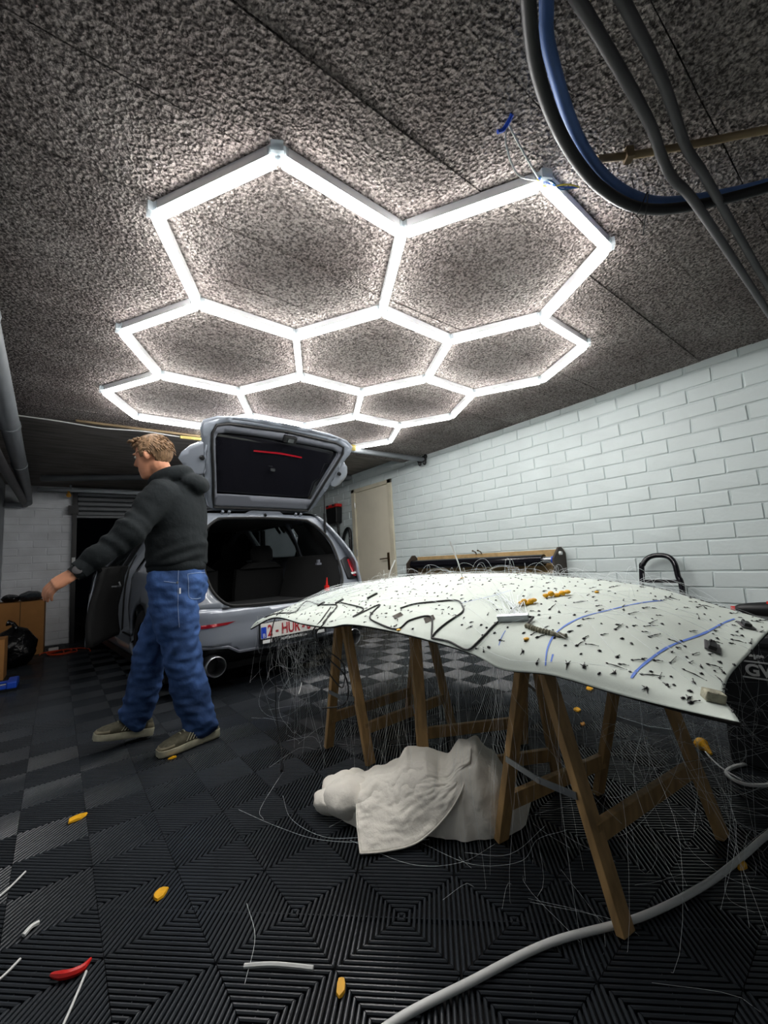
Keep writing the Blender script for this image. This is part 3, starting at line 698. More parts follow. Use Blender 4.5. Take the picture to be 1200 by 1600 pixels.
# frame of the tailgate opening
def rear_y(x, z):
    t = max(0.0, (z-0.64)/0.74); y = 0.02+0.40*t**1.1
    return y + 0.10*(min(1.0, abs(x)/0.86))**5
def opening(k):
    half = [(0.0, 0.650), (0.40, 0.658), (0.50, 0.675), (0.555, 0.72), (0.60, 0.80), (0.625, 0.95), (0.625, 1.10), (0.59, 1.20), (0.52, 1.29), (0.44, 1.345), (0.38, 1.36), (0.0, 1.372)]
    pts = [(x+(k*(1 if x > 0 else 0)), z) for x, z in half]
    return pts + [(-x, z) for x, z in pts[::-1][1:-1]]
def outer_ring():
    half = [(0.0, 0.632), (0.57, 0.655), (0.74, 0.66), (0.83, 0.70), (0.838, 0.80), (0.83, 0.93), (0.80, 1.03), (0.745, 1.15), (0.66, 1.29), (0.58, 1.375), (0.50, 1.405), (0.0, 1.412)]
    return half + [(-x, z) for x, z in half[::-1][1:-1]]
v, f = plan([outer_ring(), opening(0)], 0.045, lambda x, z: (x, rear_y(x, z), z)); ro = build(MB().add(v, f), 'tailgate_frame', M['carjamb'], car, True, 60); solidify(ro, 0.02, -1)
build(MB().tube(catmull([(x*0.995, rear_y(x, z)-0.004, z) for x, z in opening(0.004)], 3, True), 0.011, 8, closed=True), 'tailgate_seal', M['rubber'], car, True)
# tail lamps on the corners
for s_ in (-1, 1):
    lamp = [(0.66, 0.78), (0.655, 0.96), (0.72, 0.985), (0.80, 0.975), (0.848, 0.93), (0.852, 0.80), (0.80, 0.775)]
    v, f = plan([[(s_*x, z) for x, z in lamp]], 0.03, lambda x, z: (x, rear_y(x, z)-0.022+0.02*sm(0.74, 0.85, abs(x)), z)); tlamp = build(MB().add(v, f), 'tail_lamp', M['darktrim'], car, True, 70); solidify(tlamp, 0.03, -1)
    lens = [(0.735, 0.80), (0.74, 0.96), (0.80, 0.965), (0.846, 0.925), (0.85, 0.81), (0.80, 0.79)]
    v, f = plan([[(s_*x, z) for x, z in lens]], 0.03, lambda x, z: (x, rear_y(x, z)-0.034+0.02*sm(0.74, 0.85, abs(x)), z)); build(MB().add(v, f), 'lens', M['red'], tlamp, True, 70); solidify(tlamp.children[-1], 0.012, -1)
    build(MB().add([(s_*0.70, rear_y(0.70, .82)-.05, 0.815), (s_*0.845, rear_y(.845, .82)-.03, 0.82), (s_*0.845, rear_y(.845, .84)-.03, 0.838), (s_*0.70, rear_y(.70, .84)-.05, 0.833)], [(0, 1, 2, 3)]), 'reversing_lens', M['white'], tlamp)
    sd = [(0.10, 0.79), (0.115, 0.95), (0.20, 0.975), (0.30, 0.96), (0.26, 0.83)]
    v, f = plan([sd], 0.04, lambda y, z: (s_*(hw(y, z)+0.004), y, z)); build(MB().add(v, f), 'side_lens', M['red'], tlamp, True, 70)
# number plate
PX, PZ = 0.002, 0.440
pf = build(MB().box((PX, -0.028, PZ-0.006), (0.60, 0.014, 0.158)), 'plate_frame', M['black'], car, bevel=0.004)
build(MB().box((PX, -0.037, PZ+0.012), (0.585, 0.004, 0.112)), 'number_plate', mat('plate_white', '#d9d8d2', 0.45), pf)
build(MB().box((PX-0.269, -0.0395, PZ+0.0), (0.044, 0.002, 0.082)), 'country_band', M['plateblue'], pf)
def text(s, x, z, h, m, parent, name, ysurf, w=1.0, bold=0.0, align='LEFT'):
    c = bpy.data.curves.new(name, 'FONT'); c.body = s; c.size = h/0.7; c.extrude = 0.0006; c.align_x = align; c.offset = bold
    to = bpy.data.objects.new('tmp_text', c); COL.objects.link(to)
    dg = bpy.context.evaluated_depsgraph_get(); me = bpy.data.meshes.new_from_object(to.evaluated_get(dg))
    bpy.data.objects.remove(to); bpy.data.curves.remove(c)
    me.transform(Matrix(((w, 0, 0, x), (0, 0, 1, ysurf), (0, 1, 0, z), (0, 0, 0, 1))))
    me.name = name; me.materials.clear(); me.materials.append(m)
    o = bpy.data.objects.new(name, me); finish(o, parent); return o
for s_, tx in (('2', -0.238), ('-', -0.172), ('HUR', -0.122), ('-', 0.062), ('8', 0.105)): text(s_, PX+tx, PZ-0.028, 0.080, M['platered'], pf, 'plate_character', -0.0405, 0.70, 0.003)
text('B', PX-0.279, PZ-0.034, 0.028, M['white'], pf, 'country_letter', -0.0415, 1.0)
text('AUTOKEURPUNT.be', PX-0.125, PZ-0.076, 0.018, M['white'], pf, 'dealer_lettering', -0.0365, 1.0)
for dx in (-0.24, 0.24): build(MB().box((PX+dx, -0.0365, PZ-0.068), (0.075, 0.002, 0.024)), 'sticker', M['white'], pf)
# luggage space and cabin
build(MB().span((-0.56, 0.06, 0.585), (0.56, 1.15, 0.60)), 'boot_floor', mat('boot_carpet', '#1b1d20', 0.95, bump=0.4, bscale=120), car)
for k in range(6): build(MB().box((-0.50+0.07*k, 0.42, 0.603), (0.022, 0.6, 0.006)), 'floor_slat', M['darktrim'], car)
for s_ in (-1, 1):
    build(MB().add([(s_*x, y, z) for x, y, z in ((0.625, 0.10, 0.66), (0.60, 0.1, 0.66), (0.50, 0.16, 0.60), (0.48, 1.1, 0.60), (0.62, 1.15, 1.0), (0.63, 0.2, 0.98), (0.66, 0.32, 1.02), (0.64, 1.15, 1.02))], [(0, 1, 5), (1, 2, 3, 4, 5), (5, 4, 7, 6), (0, 5, 6)]), 'boot_trim', M['blackmatte'], car, True, 30)
    build(MB().add([(s_*x, y, z) for x, y, z in ((0.66, 0.26, 1.0), (0.46, 0.42, 1.36), (0.5, 0.62, 1.36), (0.72, 0.5, 1.0))], [(0, 1, 2, 3)]), 'pillar_trim', M['blackmatte'], car)
build(MB().box((0.47, 0.30, 0.93), (0.05, 0.03, 0.02)).box((0.47, 0.30, 0.95), (0.02, 0.03, 0.04)), 'boot_hook', M['trim'], car)
build(MB().box((0.50, 0.22, 0.70), (0.035, 0.03, 0.05)).tube([(0.50, 0.22, 0.72), (0.505, 0.22, 0.80)], [0.012, 0.004], 8), 'warning_triangle', M['redbright'], car)
build(MB().grid(lambda u, v: ((2*u-1)*(0.47+0.06*v), 0.46+v*1.9, 1.375+0.03*v), 8, 6), 'headlining', M['blackmatte'], car)
build(MB().span((-0.85, 0.35, 0.14), (0.85, 4.3, 0.20)), 'underbody', M['black'], car)
build(MB().span((-0.80, 1.15, 0.20), (0.80, 2.9, 0.34)), 'cabin_floor', M['blackmatte'], car)
def seat(x, w, y, z0, ztop, hr):
    s_ = MB()
    for zz, yy, hw_ in ((z0, y, w*0.5), (z0+0.25, y-0.04, w*0.52), (z0+0.5, y-0.09, w*0.45), (ztop, y-0.12, w*0.33)): pass
    rings = []
    for zz, dy, k in ((z0, 0, 0.96), (z0+0.2, -0.04, 1.0), (z0+0.42, -0.08, 0.97), (ztop-0.06, -0.12, 0.82), (ztop, -0.13, 0.5)):
        rings.append([(x+k*w*0.5*sx, y+dy+0.06*sy, zz) for sx, sy in ((-1, -0.6), (-0.8, -1), (0.8, -1), (1, -0.6), (1, 0.6), (0.8, 1), (-0.8, 1), (-1, 0.6))])
    s_.loft(rings); o = build(s_, 'rear_seat', M['blackmatte'], car, True, 60)
    if hr:
        rings = [[(x+k*0.13*math.cos(2*PI*j/12), y-0.14+0.05*math.sin(2*PI*j/12), ztop+h) for j in range(12)] for h, k in ((0.0, 0.7), (0.03, 1.0), (0.13, 1.0), (0.18, 0.75))]
        build(MB().loft(rings), 'headrest', M['blackmatte'], o, True, 60)
for x in (0.34, -0.40): seat(x, 0.56, 1.35, 0.50, 0.98, True)
for x in (0.37, -0.37): seat(x, 0.50, 2.25, 0.45, 1.05, True)
build(MB().span((-0.72, 2.95, 0.34), (0.72, 3.25, 0.92)), 'dashboard', M['blackmatte'], car)
# wheels
for s_ in (-1, 1):
    for wy in (0.95, 3.62):
        w_ = build(MB().lathe([(0.215, -0.10), (0.30, -0.105), (0.316, -0.09), (0.316, 0.09), (0.30, 0.105), (0.215, 0.10)], (s_*0.765, wy, 0.316), (1, 0, 0), 36, caps=False), 'wheel', M['rubber'], car, True, 50)
        rim = MB().lathe([(0.218, -0.09), (0.205, -0.02), (0.205, 0.09)], (s_*0.765, wy, 0.316), (s_, 0, 0), 30, caps=False)
        rim.lathe([(0.05, 0.05), (0.045, 0.075)], (s_*0.765, wy, 0.316), (s_, 0, 0), 14)
        build(rim, 'rim', M['steel'], w_, True, 50)
        sp = MB()
        for k in range(5):
            a = 2*PI*k/5; d = Vector((0, math.cos(a), math.sin(a))); c = Vector((s_*0.765+s_*0.06, wy, 0.316)); sp.bar(c+d*0.03, c+d*0.21, 0.03, 0.05, (1, 0, 0))
        build(sp, 'spokes', M['galv'], w_)
# tailgate, standing open on its struts
HY, HZ = 0.45, 1.42; EY, EZ = -0.08, 2.10
tdir = Vector((0, EY-HY, EZ-HZ)); TL = tdir.length; tdir.normalize(); tn = Vector((0, -tdir.z, tdir.y))    # tn points to the inner side (down and back)
if tn.z > 0: tn = -tn
def G(x, s, d=0.0):
    """x across, s along the lid (0 hinge .. 1 free end), d towards the inner side"""
    return Vector((x, HY, HZ)) + tdir*(s*TL) + tn*d
lid = [(0.44, -0.01), (0.50, 0.04), (0.53, 0.12), (0.575, 0.28), (0.63, 0.50), (0.655, 0.66), (0.675, 0.76), (0.70, 0.82), (0.69, 0.90), (0.60, 0.955), (0.40, 0.99), (0.0, 1.0)]
lid = lid + [(-x, s) for x, s in lid[::-1][1:]]
def lid_out(x, s):
    e = min(1.0, abs(x)/0.70); return -0.055-0.045*math.sin(max(0, min(1, s))*PI)*(1-e**3)+0.055*e**4 + 0.05*sm(0.86, 1.0, s)
v, f = plan([lid], 0.05, lambda x, s: tuple(G(x, s, lid_out(x, s)))); outer = build(MB().add(v, f), 'tailgate', M['carpaint'], car, True, 60)
solidify(outer, 0.012, 0)
GLI = [(0.455, 0.185), (0.50, 0.40), (0.545, 0.60), (0.575, 0.75), (0.565, 0.80), (0.50, 0.815), (0.25, 0.825), (0.0, 0.825)]; GLI = GLI + [(-x, s) for x, s in GLI[::-1][1:]]
TRB = [(0.43, 0.055), (0.455, 0.17), (0.20, 0.185), (0.0, 0.19), (-0.20, 0.185), (-0.455, 0.17), (-0.43, 0.055), (0, 0.06)]
def lid_in(x, s): return 0.012-0.03*(1-min(1, abs(x)/0.66)**4)+0.0*s
ring_in = [(x*0.985, 0.01+s*0.965) for x, s in lid]
inner_hole = [(0.455, 0.045), (0.485, 0.185), (0.53, 0.42), (0.585, 0.66), (0.61, 0.80), (0.59, 0.875), (0.50, 0.905), (0.0, 0.925)]; inner_hole = inner_hole + [(-x, s) for x, s in inner_hole[::-1][1:]]
v, f = plan([ring_in, inner_hole], 0.05, lambda x, s: tuple(G(x, s, lid_in(x, s)))); lidin = build(MB().add(v, f), 'inner_frame', M['carjamb'], outer, True, 50); solidify(lidin, 0.02, 1)
v, f = plan([inner_hole, GLI], 0.05, lambda x, s: tuple(G(x, s, lid_in(x, s)-0.008+0.012*sm(0.05, 0.0, abs(s-0.86))))); build(MB().add(v, f), 'inner_trim', M['trim'], outer, True, 50); solidify(outer.children[-1], 0.012, 0)
v, f = plan([GLI], 0.06, lambda x, s: tuple(G(x, s, -0.03-0.02*math.sin(s*PI)))); win = build(MB().add(v, f), 'rear_window', M['blackgloss'], outer, True, 80)
build(MB().tube([tuple(G(x, s, lid_in(x, s)+0.006)) for x, s in [(x*1.0, s) for x, s in inner_hole]], 0.010, 6, closed=True), 'lid_seal', M['rubber'], outer, True)
v, f = plan([[(-0.24, 0.662), (0.0, 0.672), (0.22, 0.662), (0.22, 0.678), (0.0, 0.692), (-0.24, 0.678)]], 0.03, lambda x, s: tuple(G(x, s, 0.0-0.03))); build(MB().add(v, f), 'brake_light', M['red'], outer); solidify(outer.children[-1], 0.012, 0)
Rl = Matrix((Vector((1, 0, 0)), tdir, tn)).transposed()
la = build(MB().box(G(0.02, 0.865, 0.022), (0.115, 0.055, 0.04), Rl), 'latch', M['black'], outer, bevel=0.004)
build(MB().box(G(0.02, 0.86, 0.045), (0.05, 0.03, 0.012), Rl), 'latch_claw', M['steel'], la)
build(MB().box(G(-0.03, 0.50, -0.02), (0.03, 0.012, 0.012), Rl), 'wiper_nut', M['steel'], outer)
for x in (-0.36, 0.34):
    hg = MB()
    for dx in (-0.028, 0.028): hg.tube([G(x+dx, 0.03, 0.03), G(x+dx, -0.06, 0.01), Vector((x+dx, HY+0.02, HZ-0.045))], 0.012, 8)
    build(hg, 'hinge', M['carjamb'], outer, True)
hgp = [(-0.20, -0.005), (-0.14, 0.04), (0.14, 0.04), (0.20, -0.005), (0.14, -0.035), (-0.14, -0.035)]
v, f = plan([hgp], 0.05, lambda x, s: tuple(G(x, s, 0.02))); build(MB().add(v, f), 'hinge_plate', M['carpaint'], outer, True); solidify(outer.children[-1], 0.015, 0)
build(MB().lathe([(0.012, 0), (0.012, 0.02)], G(0.0, 0.003, 0.025), tn, 12), 'rubber_stop', M['black'], outer, True)
for s_ in (-1, 1):
    # the flared ears behind the lamp openings
    ear = [(0.60, 0.40), (0.66, 0.38), (0.72, 0.41), (0.785, 0.50), (0.775, 0.56), (0.73, 0.64), (0.66, 0.70), (0.625, 0.68)]
    v, f = plan([[(s_*x, s) for x, s in ear]], 0.04, lambda x, s: tuple(G(x, s, -0.005-0.05*((abs(x)-0.6)/0.18)**2))); er = build(MB().add(v, f), 'lamp_ear', M['carpaint'], outer, True, 60); solidify(er, 0.03, 0)
    build(MB().lathe([(0.02, 0), (0.016, 0.02), (0.008, 0.022)], G(s_*0.645, 0.56, 0.012), tn, 14), 'grommet', M['black'], er, True)
    st = MB(); a = Vector((s_*0.60, 0.36, 1.20)); b = G(s_*0.575, 0.27, 0.0); m_ = a+(b-a)*0.55
    st.tube([a, m_], 0.012, 8)
    so = build(st, 'gas_strut', M['black'], outer, True); build(MB().tube([m_, b], 0.006, 8), 'strut_rod', M['black'], so, True)
# headliner board: cross sections from the near end (y .25) to the far end (y 2.5); each runs from the edge facing us to the far edge
HS = [
 [(1.000, 0.244, 0.606), (1.040, 0.262, 0.612), (1.110, 0.290, 0.612), (1.26, 0.315, 0.618), (1.45, 0.310, 0.640), (1.65, 0.305, 0.662), (1.85, 0.305, 0.655), (2.00, 0.31, 0.63), (2.08, 0.32, 0.59)],
 [(1.000, 0.345, 0.606), (1.035, 0.355, 0.628), (1.110, 0.375, 0.638), (1.26, 0.385, 0.655), (1.45, 0.390, 0.675), (1.65, 0.390, 0.688), (1.87, 0.39, 0.678), (2.04, 0.39, 0.64), (2.13, 0.39, 0.59)],
 [(1.000, 0.460, 0.610), (1.030, 0.465, 0.645), (1.110, 0.475, 0.672), (1.26, 0.490, 0.705), (1.45, 0.500, 0.728), (1.65, 0.510, 0.735), (1.88, 0.51, 0.715), (2.07, 0.51, 0.67), (2.17, 0.51, 0.60)],
 [(1.000, 0.623, 0.622), (1.028, 0.628, 0.662), (1.110, 0.635, 0.705), (1.26, 0.645, 0.748), (1.45, 0.650, 0.776), (1.66, 0.655, 0.785), (1.90, 0.66, 0.760), (2.09, 0.66, 0.70), (2.20, 0.66, 0.61)],
 [(1.000, 0.775, 0.610), (1.028, 0.780, 0.660), (1.110, 0.800, 0.715), (1.26, 0.830, 0.765), (1.46, 0.870, 0.803), (1.68, 0.886, 0.815), (1.90, 0.89, 0.790), (2.10, 0.89, 0.72), (2.21, 0.89, 0.62)],
 [(1.000, 0.900, 0.640), (1.030, 0.905, 0.672), (1.110, 0.930, 0.722), (1.26, 0.970, 0.772), (1.46, 1.020, 0.814), (1.69, 1.050, 0.828), (1.91, 1.05, 0.800), (2.11, 1.05, 0.73), (2.22, 1.05, 0.62)],
 [(1.000, 1.143, 0.660), (1.032, 1.150, 0.684), (1.110, 1.170, 0.726), (1.26, 1.190, 0.776), (1.46, 1.210, 0.822), (1.71, 1.225, 0.838), (1.92, 1.23, 0.808), (2.11, 1.24, 0.735), (2.22, 1.24, 0.63)],
 [(1.000, 1.400, 0.668), (1.034, 1.410, 0.688), (1.110, 1.430, 0.724), (1.26, 1.460, 0.776), (1.46, 1.500, 0.824), (1.69, 1.520, 0.840), (1.90, 1.52, 0.808), (2.10, 1.52, 0.735), (2.21, 1.52, 0.63)],
 [(0.995, 1.600, 0.664), (1.032, 1.615, 0.682), (1.110, 1.640, 0.714), (1.24, 1.680, 0.762), (1.43, 1.740, 0.816), (1.63, 1.780, 0.836), (1.86, 1.80, 0.800), (2.07, 1.80, 0.73), (2.18, 1.80, 0.63)],
 [(0.975, 1.745, 0.642), (1.010, 1.765, 0.664), (1.085, 1.800, 0.700), (1.22, 1.860, 0.750), (1.40, 1.930, 0.803), (1.58, 1.980, 0.823), (1.82, 2.00, 0.785), (2.04, 2.01, 0.71), (2.15, 2.02, 0.62)],
 [(0.957, 1.960, 0.640), (0.987, 1.990, 0.660), (1.060, 2.040, 0.690), (1.19, 2.090, 0.735), (1.36, 2.150, 0.780), (1.54, 2.190, 0.795), (1.78, 2.21, 0.760), (2.00, 2.22, 0.69), (2.11, 2.23, 0.61)],
 [(0.930, 2.270, 0.652), (0.957, 2.285, 0.662), (1.025, 2.300, 0.676), (1.15, 2.330, 0.715), (1.32, 2.360, 0.745), (1.52, 2.380, 0.755), (1.76, 2.39, 0.720), (1.97, 2.40, 0.66), (2.07, 2.41, 0.59)],
 [(0.893, 2.560, 0.564), (0.922, 2.540, 0.604), (1.000, 2.510, 0.640), (1.12, 2.500, 0.670), (1.30, 2.510, 0.690), (1.50, 2.515, 0.695), (1.73, 2.52, 0.670), (1.93, 2.52, 0.63), (2.02, 2.52, 0.57)],
]
def _cr(p0, p1, p2, p3, t):
    return tuple(0.5*((2*b)+(c-a)*t+(2*a-5*b+4*c-d)*t*t+(3*b-a-3*c+d)*t**3) for a, b, c, d in zip(p0, p1, p2, p3))
def _curve(P, s):
    n = len(P); k = min(n-2, int(s)); t = s-k
    p0 = P[k-1] if k > 0 else tuple(2*a-b for a, b in zip(P[0], P[1]))
    p3 = P[k+2] if k+2 < n else tuple(2*a-b for a, b in zip(P[-1], P[-2]))
    return _cr(p0, P[k], P[k+1], p3, t)
def hl_point(u, v):
    """u 0..1 near to far end, v 0..1 from the edge facing us across"""
    rows = [_curve(r, v*(len(r)-1)) for r in HS]
    return _curve(rows, u*(len(HS)-1))
# ------------------------------------------------------------------ starlight headliner board on trestles
hl = thing('headliner_board', 'white curved car roof lining covered in black glue dots and fibres', 'car part', (1.5, 1.3, 0.69))
NU, NV = 120, 72
pb = MB().grid(lambda a, b: hl_point(a, b), NU, NV)
board = build(pb, 'board', [M['panel'], M['rimdark'], M['panel']], hl, True, 180)
bmx = board.modifiers.new('solid', 'SOLIDIFY'); bmx.thickness = 0.009; bmx.offset = 1; bmx.material_offset_rim = 1; bmx.material_offset = 0
BV = BVHTree.FromPolygons([Vector(v) for v in pb.v], pb.f)
def drop(x, y, lift=0.0):
    h = BV.ray_cast(Vector((x, y, 3)), Vector((0, 0, -1)))
    if h[0] is None:
        n_ = BV.find_nearest(Vector((x, y, 0.7))); return n_[0]+Vector((0, 0, lift)), Vector((0, 0, 1))
    n = h[1] if h[1].z > 0 else -h[1]
    return h[0]+n*lift, n
# orientation check: the top must face up so that the thickness grows downwards
if board.data.polygons[NU*NV//2].normal.z > 0: bmx.offset = -1
def on_board(pts, per=5, lift=0.0):
    q = catmull([(x, y, 0) for x, y in pts], per); return [drop(p.x, p.y, lift)[0] for p in q]
# glue dots with drawn-out tails
def glue_dots():
    mb = MB(); rnd = random.Random(3); spots = []
    tries = 0
    while len(spots) < 860 and tries < 14000:
        tries += 1
        u, v = rnd.random(), 0.16+0.80*rnd.random()
        p = Vector(hl_point(u, v))
        if any((p-q).length < 0.023 for q in spots): continue
        spots.append(p)
    for k in range(26):
        spots.append(Vector(hl_point(rnd.random(), 0.05+0.08*rnd.random())))
    for p in spots:
        c, n = drop(p.x, p.y, 0.0015); r = rnd.uniform(0.0028, 0.0050)
        a = math.radians(rnd.gauss(-25, 30)) if p.y < 0.75 else rnd.uniform(0, 6.28)
        t = Vector((math.cos(a), math.sin(a), 0)); t = (t-n*t.dot(n)).normalized(); s = n.cross(t)
        st = rnd.uniform(1.0, 1.7)
        ring = [c+t*math.cos(q)*r*st+s*math.sin(q)*r for q in (0, 1.05, 2.09, 3.14, 4.19, 5.24)]
        o = len(mb.v)
        mb.add(ring+[c+n*r*0.8], [(i, (i+1) % 6, 6) for i in range(6)])
        L = rnd.choice((0, 0.0, 0, 0, 0.010, 0.016)) if p.y > 0.75 else rnd.choice((0, 0, 0.01, 0.018, 0.03, 0.045))
        if L:
            w = r*0.32; e = drop(c.x+t.x*L, c.y+t.y*L, 0.002)[0]; m_ = (c+e)/2
            mb.add([c+s*w, c-s*w, e-s*w*0.3, e+s*w*0.3, m_+n*0.003], [(0, 1, 4), (1, 2, 4), (2, 3, 4), (3, 0, 4)])
            mb.add([e+t*r*0.7, e+s*r*0.45, e-t*r*0.7, e-s*r*0.45, e+n*r*0.4], [(0, 1, 4), (1, 2, 4), (2, 3, 4), (3, 0, 4)])
    o = build(mb, 'glue_dots', M['glue'], hl); o['kind'] = 'stuff'; return spots
DOTS = glue_dots()
# bigger smears of glue along the edge facing us
for (x, y) in ((1.03, 0.72), (1.02, 0.585), (1.025, 0.545), (1.03, 0.475), (1.02, 0.405), (1.05, 0.375), (1.03, 0.33)):
    c, n = drop(x, y, 0.002); mb = MB(); mb.ell(c, (0.0045, 0.004, 0.003), nu=8, nv=5)
    for k in range(3):
        a = random.uniform(0, 6.28); e = drop(x+0.010*math.cos(a), y+0.010*math.sin(a), 0.002)[0]; mb.tube([c, e], [0.002, 0.0005], 5)
    build(mb, 'glue_smear', M['glue'], hl, True)
# marker lines, cables and fittings
def ribbon(pts, w, m, name):
    q = catmull([(x, y, 0) for x, y in pts], 8); mb = MB(); vs_ = []
    for i, p in enumerate(q):
        d = (q[min(i+1, len(q)-1)]-q[max(i-1, 0)]).normalized(); s = Vector((-d.y, d.x, 0)); ww = w*(0.8+0.4*noise.noise(p*30))
        vs_ += [drop(p.x+s.x*ww/2, p.y+s.y*ww/2, 0.0012)[0], drop(p.x-s.x*ww/2, p.y-s.y*ww/2, 0.0012)[0]]
    mb.add(vs_, [(2*i, 2*i+1, 2*i+3, 2*i+2) for i in range(len(q)-1)]); return build(mb, name, m, hl, True, 180)
ribbon([(1.01, 0.641), (1.054, 0.655), (1.116, 0.66), (1.21, 0.642), (1.342, 0.597), (1.589, 0.547)], 0.006, M['marker'], 'marker_line')
ribbon([(1.016, 0.628), (1.034, 0.631)], 0.006, M['marker'], 'marker_line')
ribbon([(1.031, 0.439), (1.116, 0.436), (1.26, 0.427), (1.45, 0.404), (1.705, 0.39)], 0.0065, M['marker'], 'marker_line')
ribbon([(1.034, 0.806), (1.058, 0.812), (1.083, 0.814)], 0.003, M['marker'], 'marker_line')
ribbon([(1.20, 1.10), (1.28, 1.02), (1.36, 0.98)], 0.003, M['marker'], 'marker_line')
for pts in ([(1.007, 1.067), (1.01, 0.989), (1.005, 0.901), (1.048, 0.871), (1.11, 0.86)],
            [(1.007, 1.067), (1.089, 1.153), (1.057, 1.236), (1.009, 1.263), (1.029, 1.443), (1.063, 1.507), (1.147, 1.55), (1.041, 1.618), (1.111, 1.631), (1.152, 1.899)],
            [(1.007, 1.067), (1.043, 1.062), (1.128, 1.034), (1.177, 1.068), (1.217, 1.136), (1.193, 1.233), (1.163, 1.324), (1.122, 1.37)],
            [(0.945, 2.45), (0.998, 2.173), (1.076, 2.225), (1.138, 2.269), (1.113, 2.061), (1.124, 1.899), (1.05, 1.83), (0.985, 1.80)]):
    build(MB().tube(on_board(pts, 6, 0.004), 0.0034, 6), 'cable', M['wire'], hl, True)
hang = [(1.06, 1.85), (0.985, 1.79)]
q = [drop(*p, 0.004)[0] for p in hang] + [Vector(p) for p in ((0.955, 1.82, 0.60), (0.985, 1.78, 0.50), (1.03, 1.70, 0.42), (1.04, 1.69, 0.33), (1.02, 1.72, 0.28), (0.96, 1.80, 0.265))]
build(MB().tube(catmull(q, 6), 0.0035, 6), 'hanging_cable', M['wire'], hl, True)
q = [drop(1.10, 1.92, 0.004)[0], drop(1.0, 1.84, 0.004)[0]] + [Vector(p) for p in ((0.955, 1.86, 0.60), (0.99, 1.79, 0.53), (1.04, 1.72, 0.46), (1.03, 1.72, 0.36), (1.0, 1.76, 0.40), (0.985, 1.79, 0.45))]
build(MB().tube(catmull(q, 6), 0.003, 6), 'hanging_cable', M['wire'], hl, True)
for x, y, l in ((1.16, 1.93, 0.05), (1.12, 2.06, 0.045), (1.23, 1.72, 0.06)):
    c, n = drop(x, y, 0.005); build(MB().box(c, (0.012, l, 0.009), n.to_track_quat('Z', 'Y').to_matrix()), 'cable_splice', M['glue'], hl)
def cutout(x, y, a):
    mb = MB(); ring = []
    for k in range(4): 
        q_ = a+k*PI/2; ring.append(drop(x+0.024*math.cos(q_), y+0.03*math.sin(q_), 0.0018)[0])
    low = [p-Vector((0, 0, 0.006)) for p in ring]; mb.add(ring, [(0, 1, 2, 3)]); build(mb, 'cut_out', mat('bare_fibre', '#4a4640', 0.95, vary=0.4, vscale=50), hl)
cutout(1.076, 1.334, 0.3); cutout(1.08, 1.151, 0.1)
c0, n0 = drop(1.116, 0.862, 0.012); c1, n1 = drop(1.149, 0.768, 0.012)
br = build(MB().bar(c0, c1, 0.022, 0.016, n0), 'light_bar', M['galv'], hl, bevel=0.002)
build(MB().tube([c1, c1+Vector((0.004, -0.012, 0)), drop(1.116, 0.757, 0.006)[0]], 0.004, 6), 'light_bar_lead', M['greypipe'], br, True)
build(MB().tube(on_board([(1.116, 0.762), (1.108, 0.735), (1.104, 0.715), (1.101, 0.69), (1.099, 0.667), (1.099, 0.626)], 8, 0.004), [0.005+0.004*abs(math.sin(i*0.9)) for i in range(41)], 8), 'glue_bead', M['rope'], hl, True)
for (x, y, dx, dy) in ((1.250, 0.838, 0.03, -0.03), (1.355, 0.790, 0.055, -0.05)):
    mb = MB(); 
    for k in range(5):
        t_ = k/4; c, n = drop(x+dx*t_-dx/2, y+dy*t_-dy/2, 0.008+0.004*math.sin(k*2.1)); mb.ell(c, (0.010+0.004*((k*7) % 3)/2, 0.011, 0.007+0.003*(k % 2)), nu=10, nv=6)
    build(mb, 'yellow_tie', M['yellow'], hl, True)
for x, y in ((1.462, 0.702), (1.009, 1.249), (1.065, 0.729), (1.50, 1.35)):
    c, n = drop(x, y, 0.003); build(MB().ell(c, (0.011, 0.007, 0.004), nu=8, nv=5), 'yellow_glue', M['yellow'], hl, True)
for x, y, a in ((1.371, 0.371, 0.5), (1.65, 0.353, 0.5)):
    c, n = drop(x, y, 0.004); R3 = n.to_track_quat('Z', 'Y').to_matrix() @ Matrix.Rotation(a, 3, 'Z')
    vz = build(MB().box(c, (0.058, 0.036, 0.004), R3), 'visor_clip', M['greypipe'], hl, bevel=0.002)
    build(MB().box(c+R3 @ Vector((-0.008, 0.002, 0.007)), (0.036, 0.018, 0.010), R3).tube([c+R3 @ Vector((0.004, 0.006, 0.010)), c+R3 @ Vector((0.013, 0.006, 0.012))], 0.004, 8), 'clip_body', M['black'], vz, bevel=0.003)
c, n = drop(1.060, 0.298, 0.010); R3 = n.to_track_quat('Z', 'Y').to_matrix() @ Matrix.Rotation(0.25, 3, 'Z')
build(MB().box(c, (0.030, 0.036, 0.020), R3), 'foam_block', M['foam'], hl, bevel=0.003)
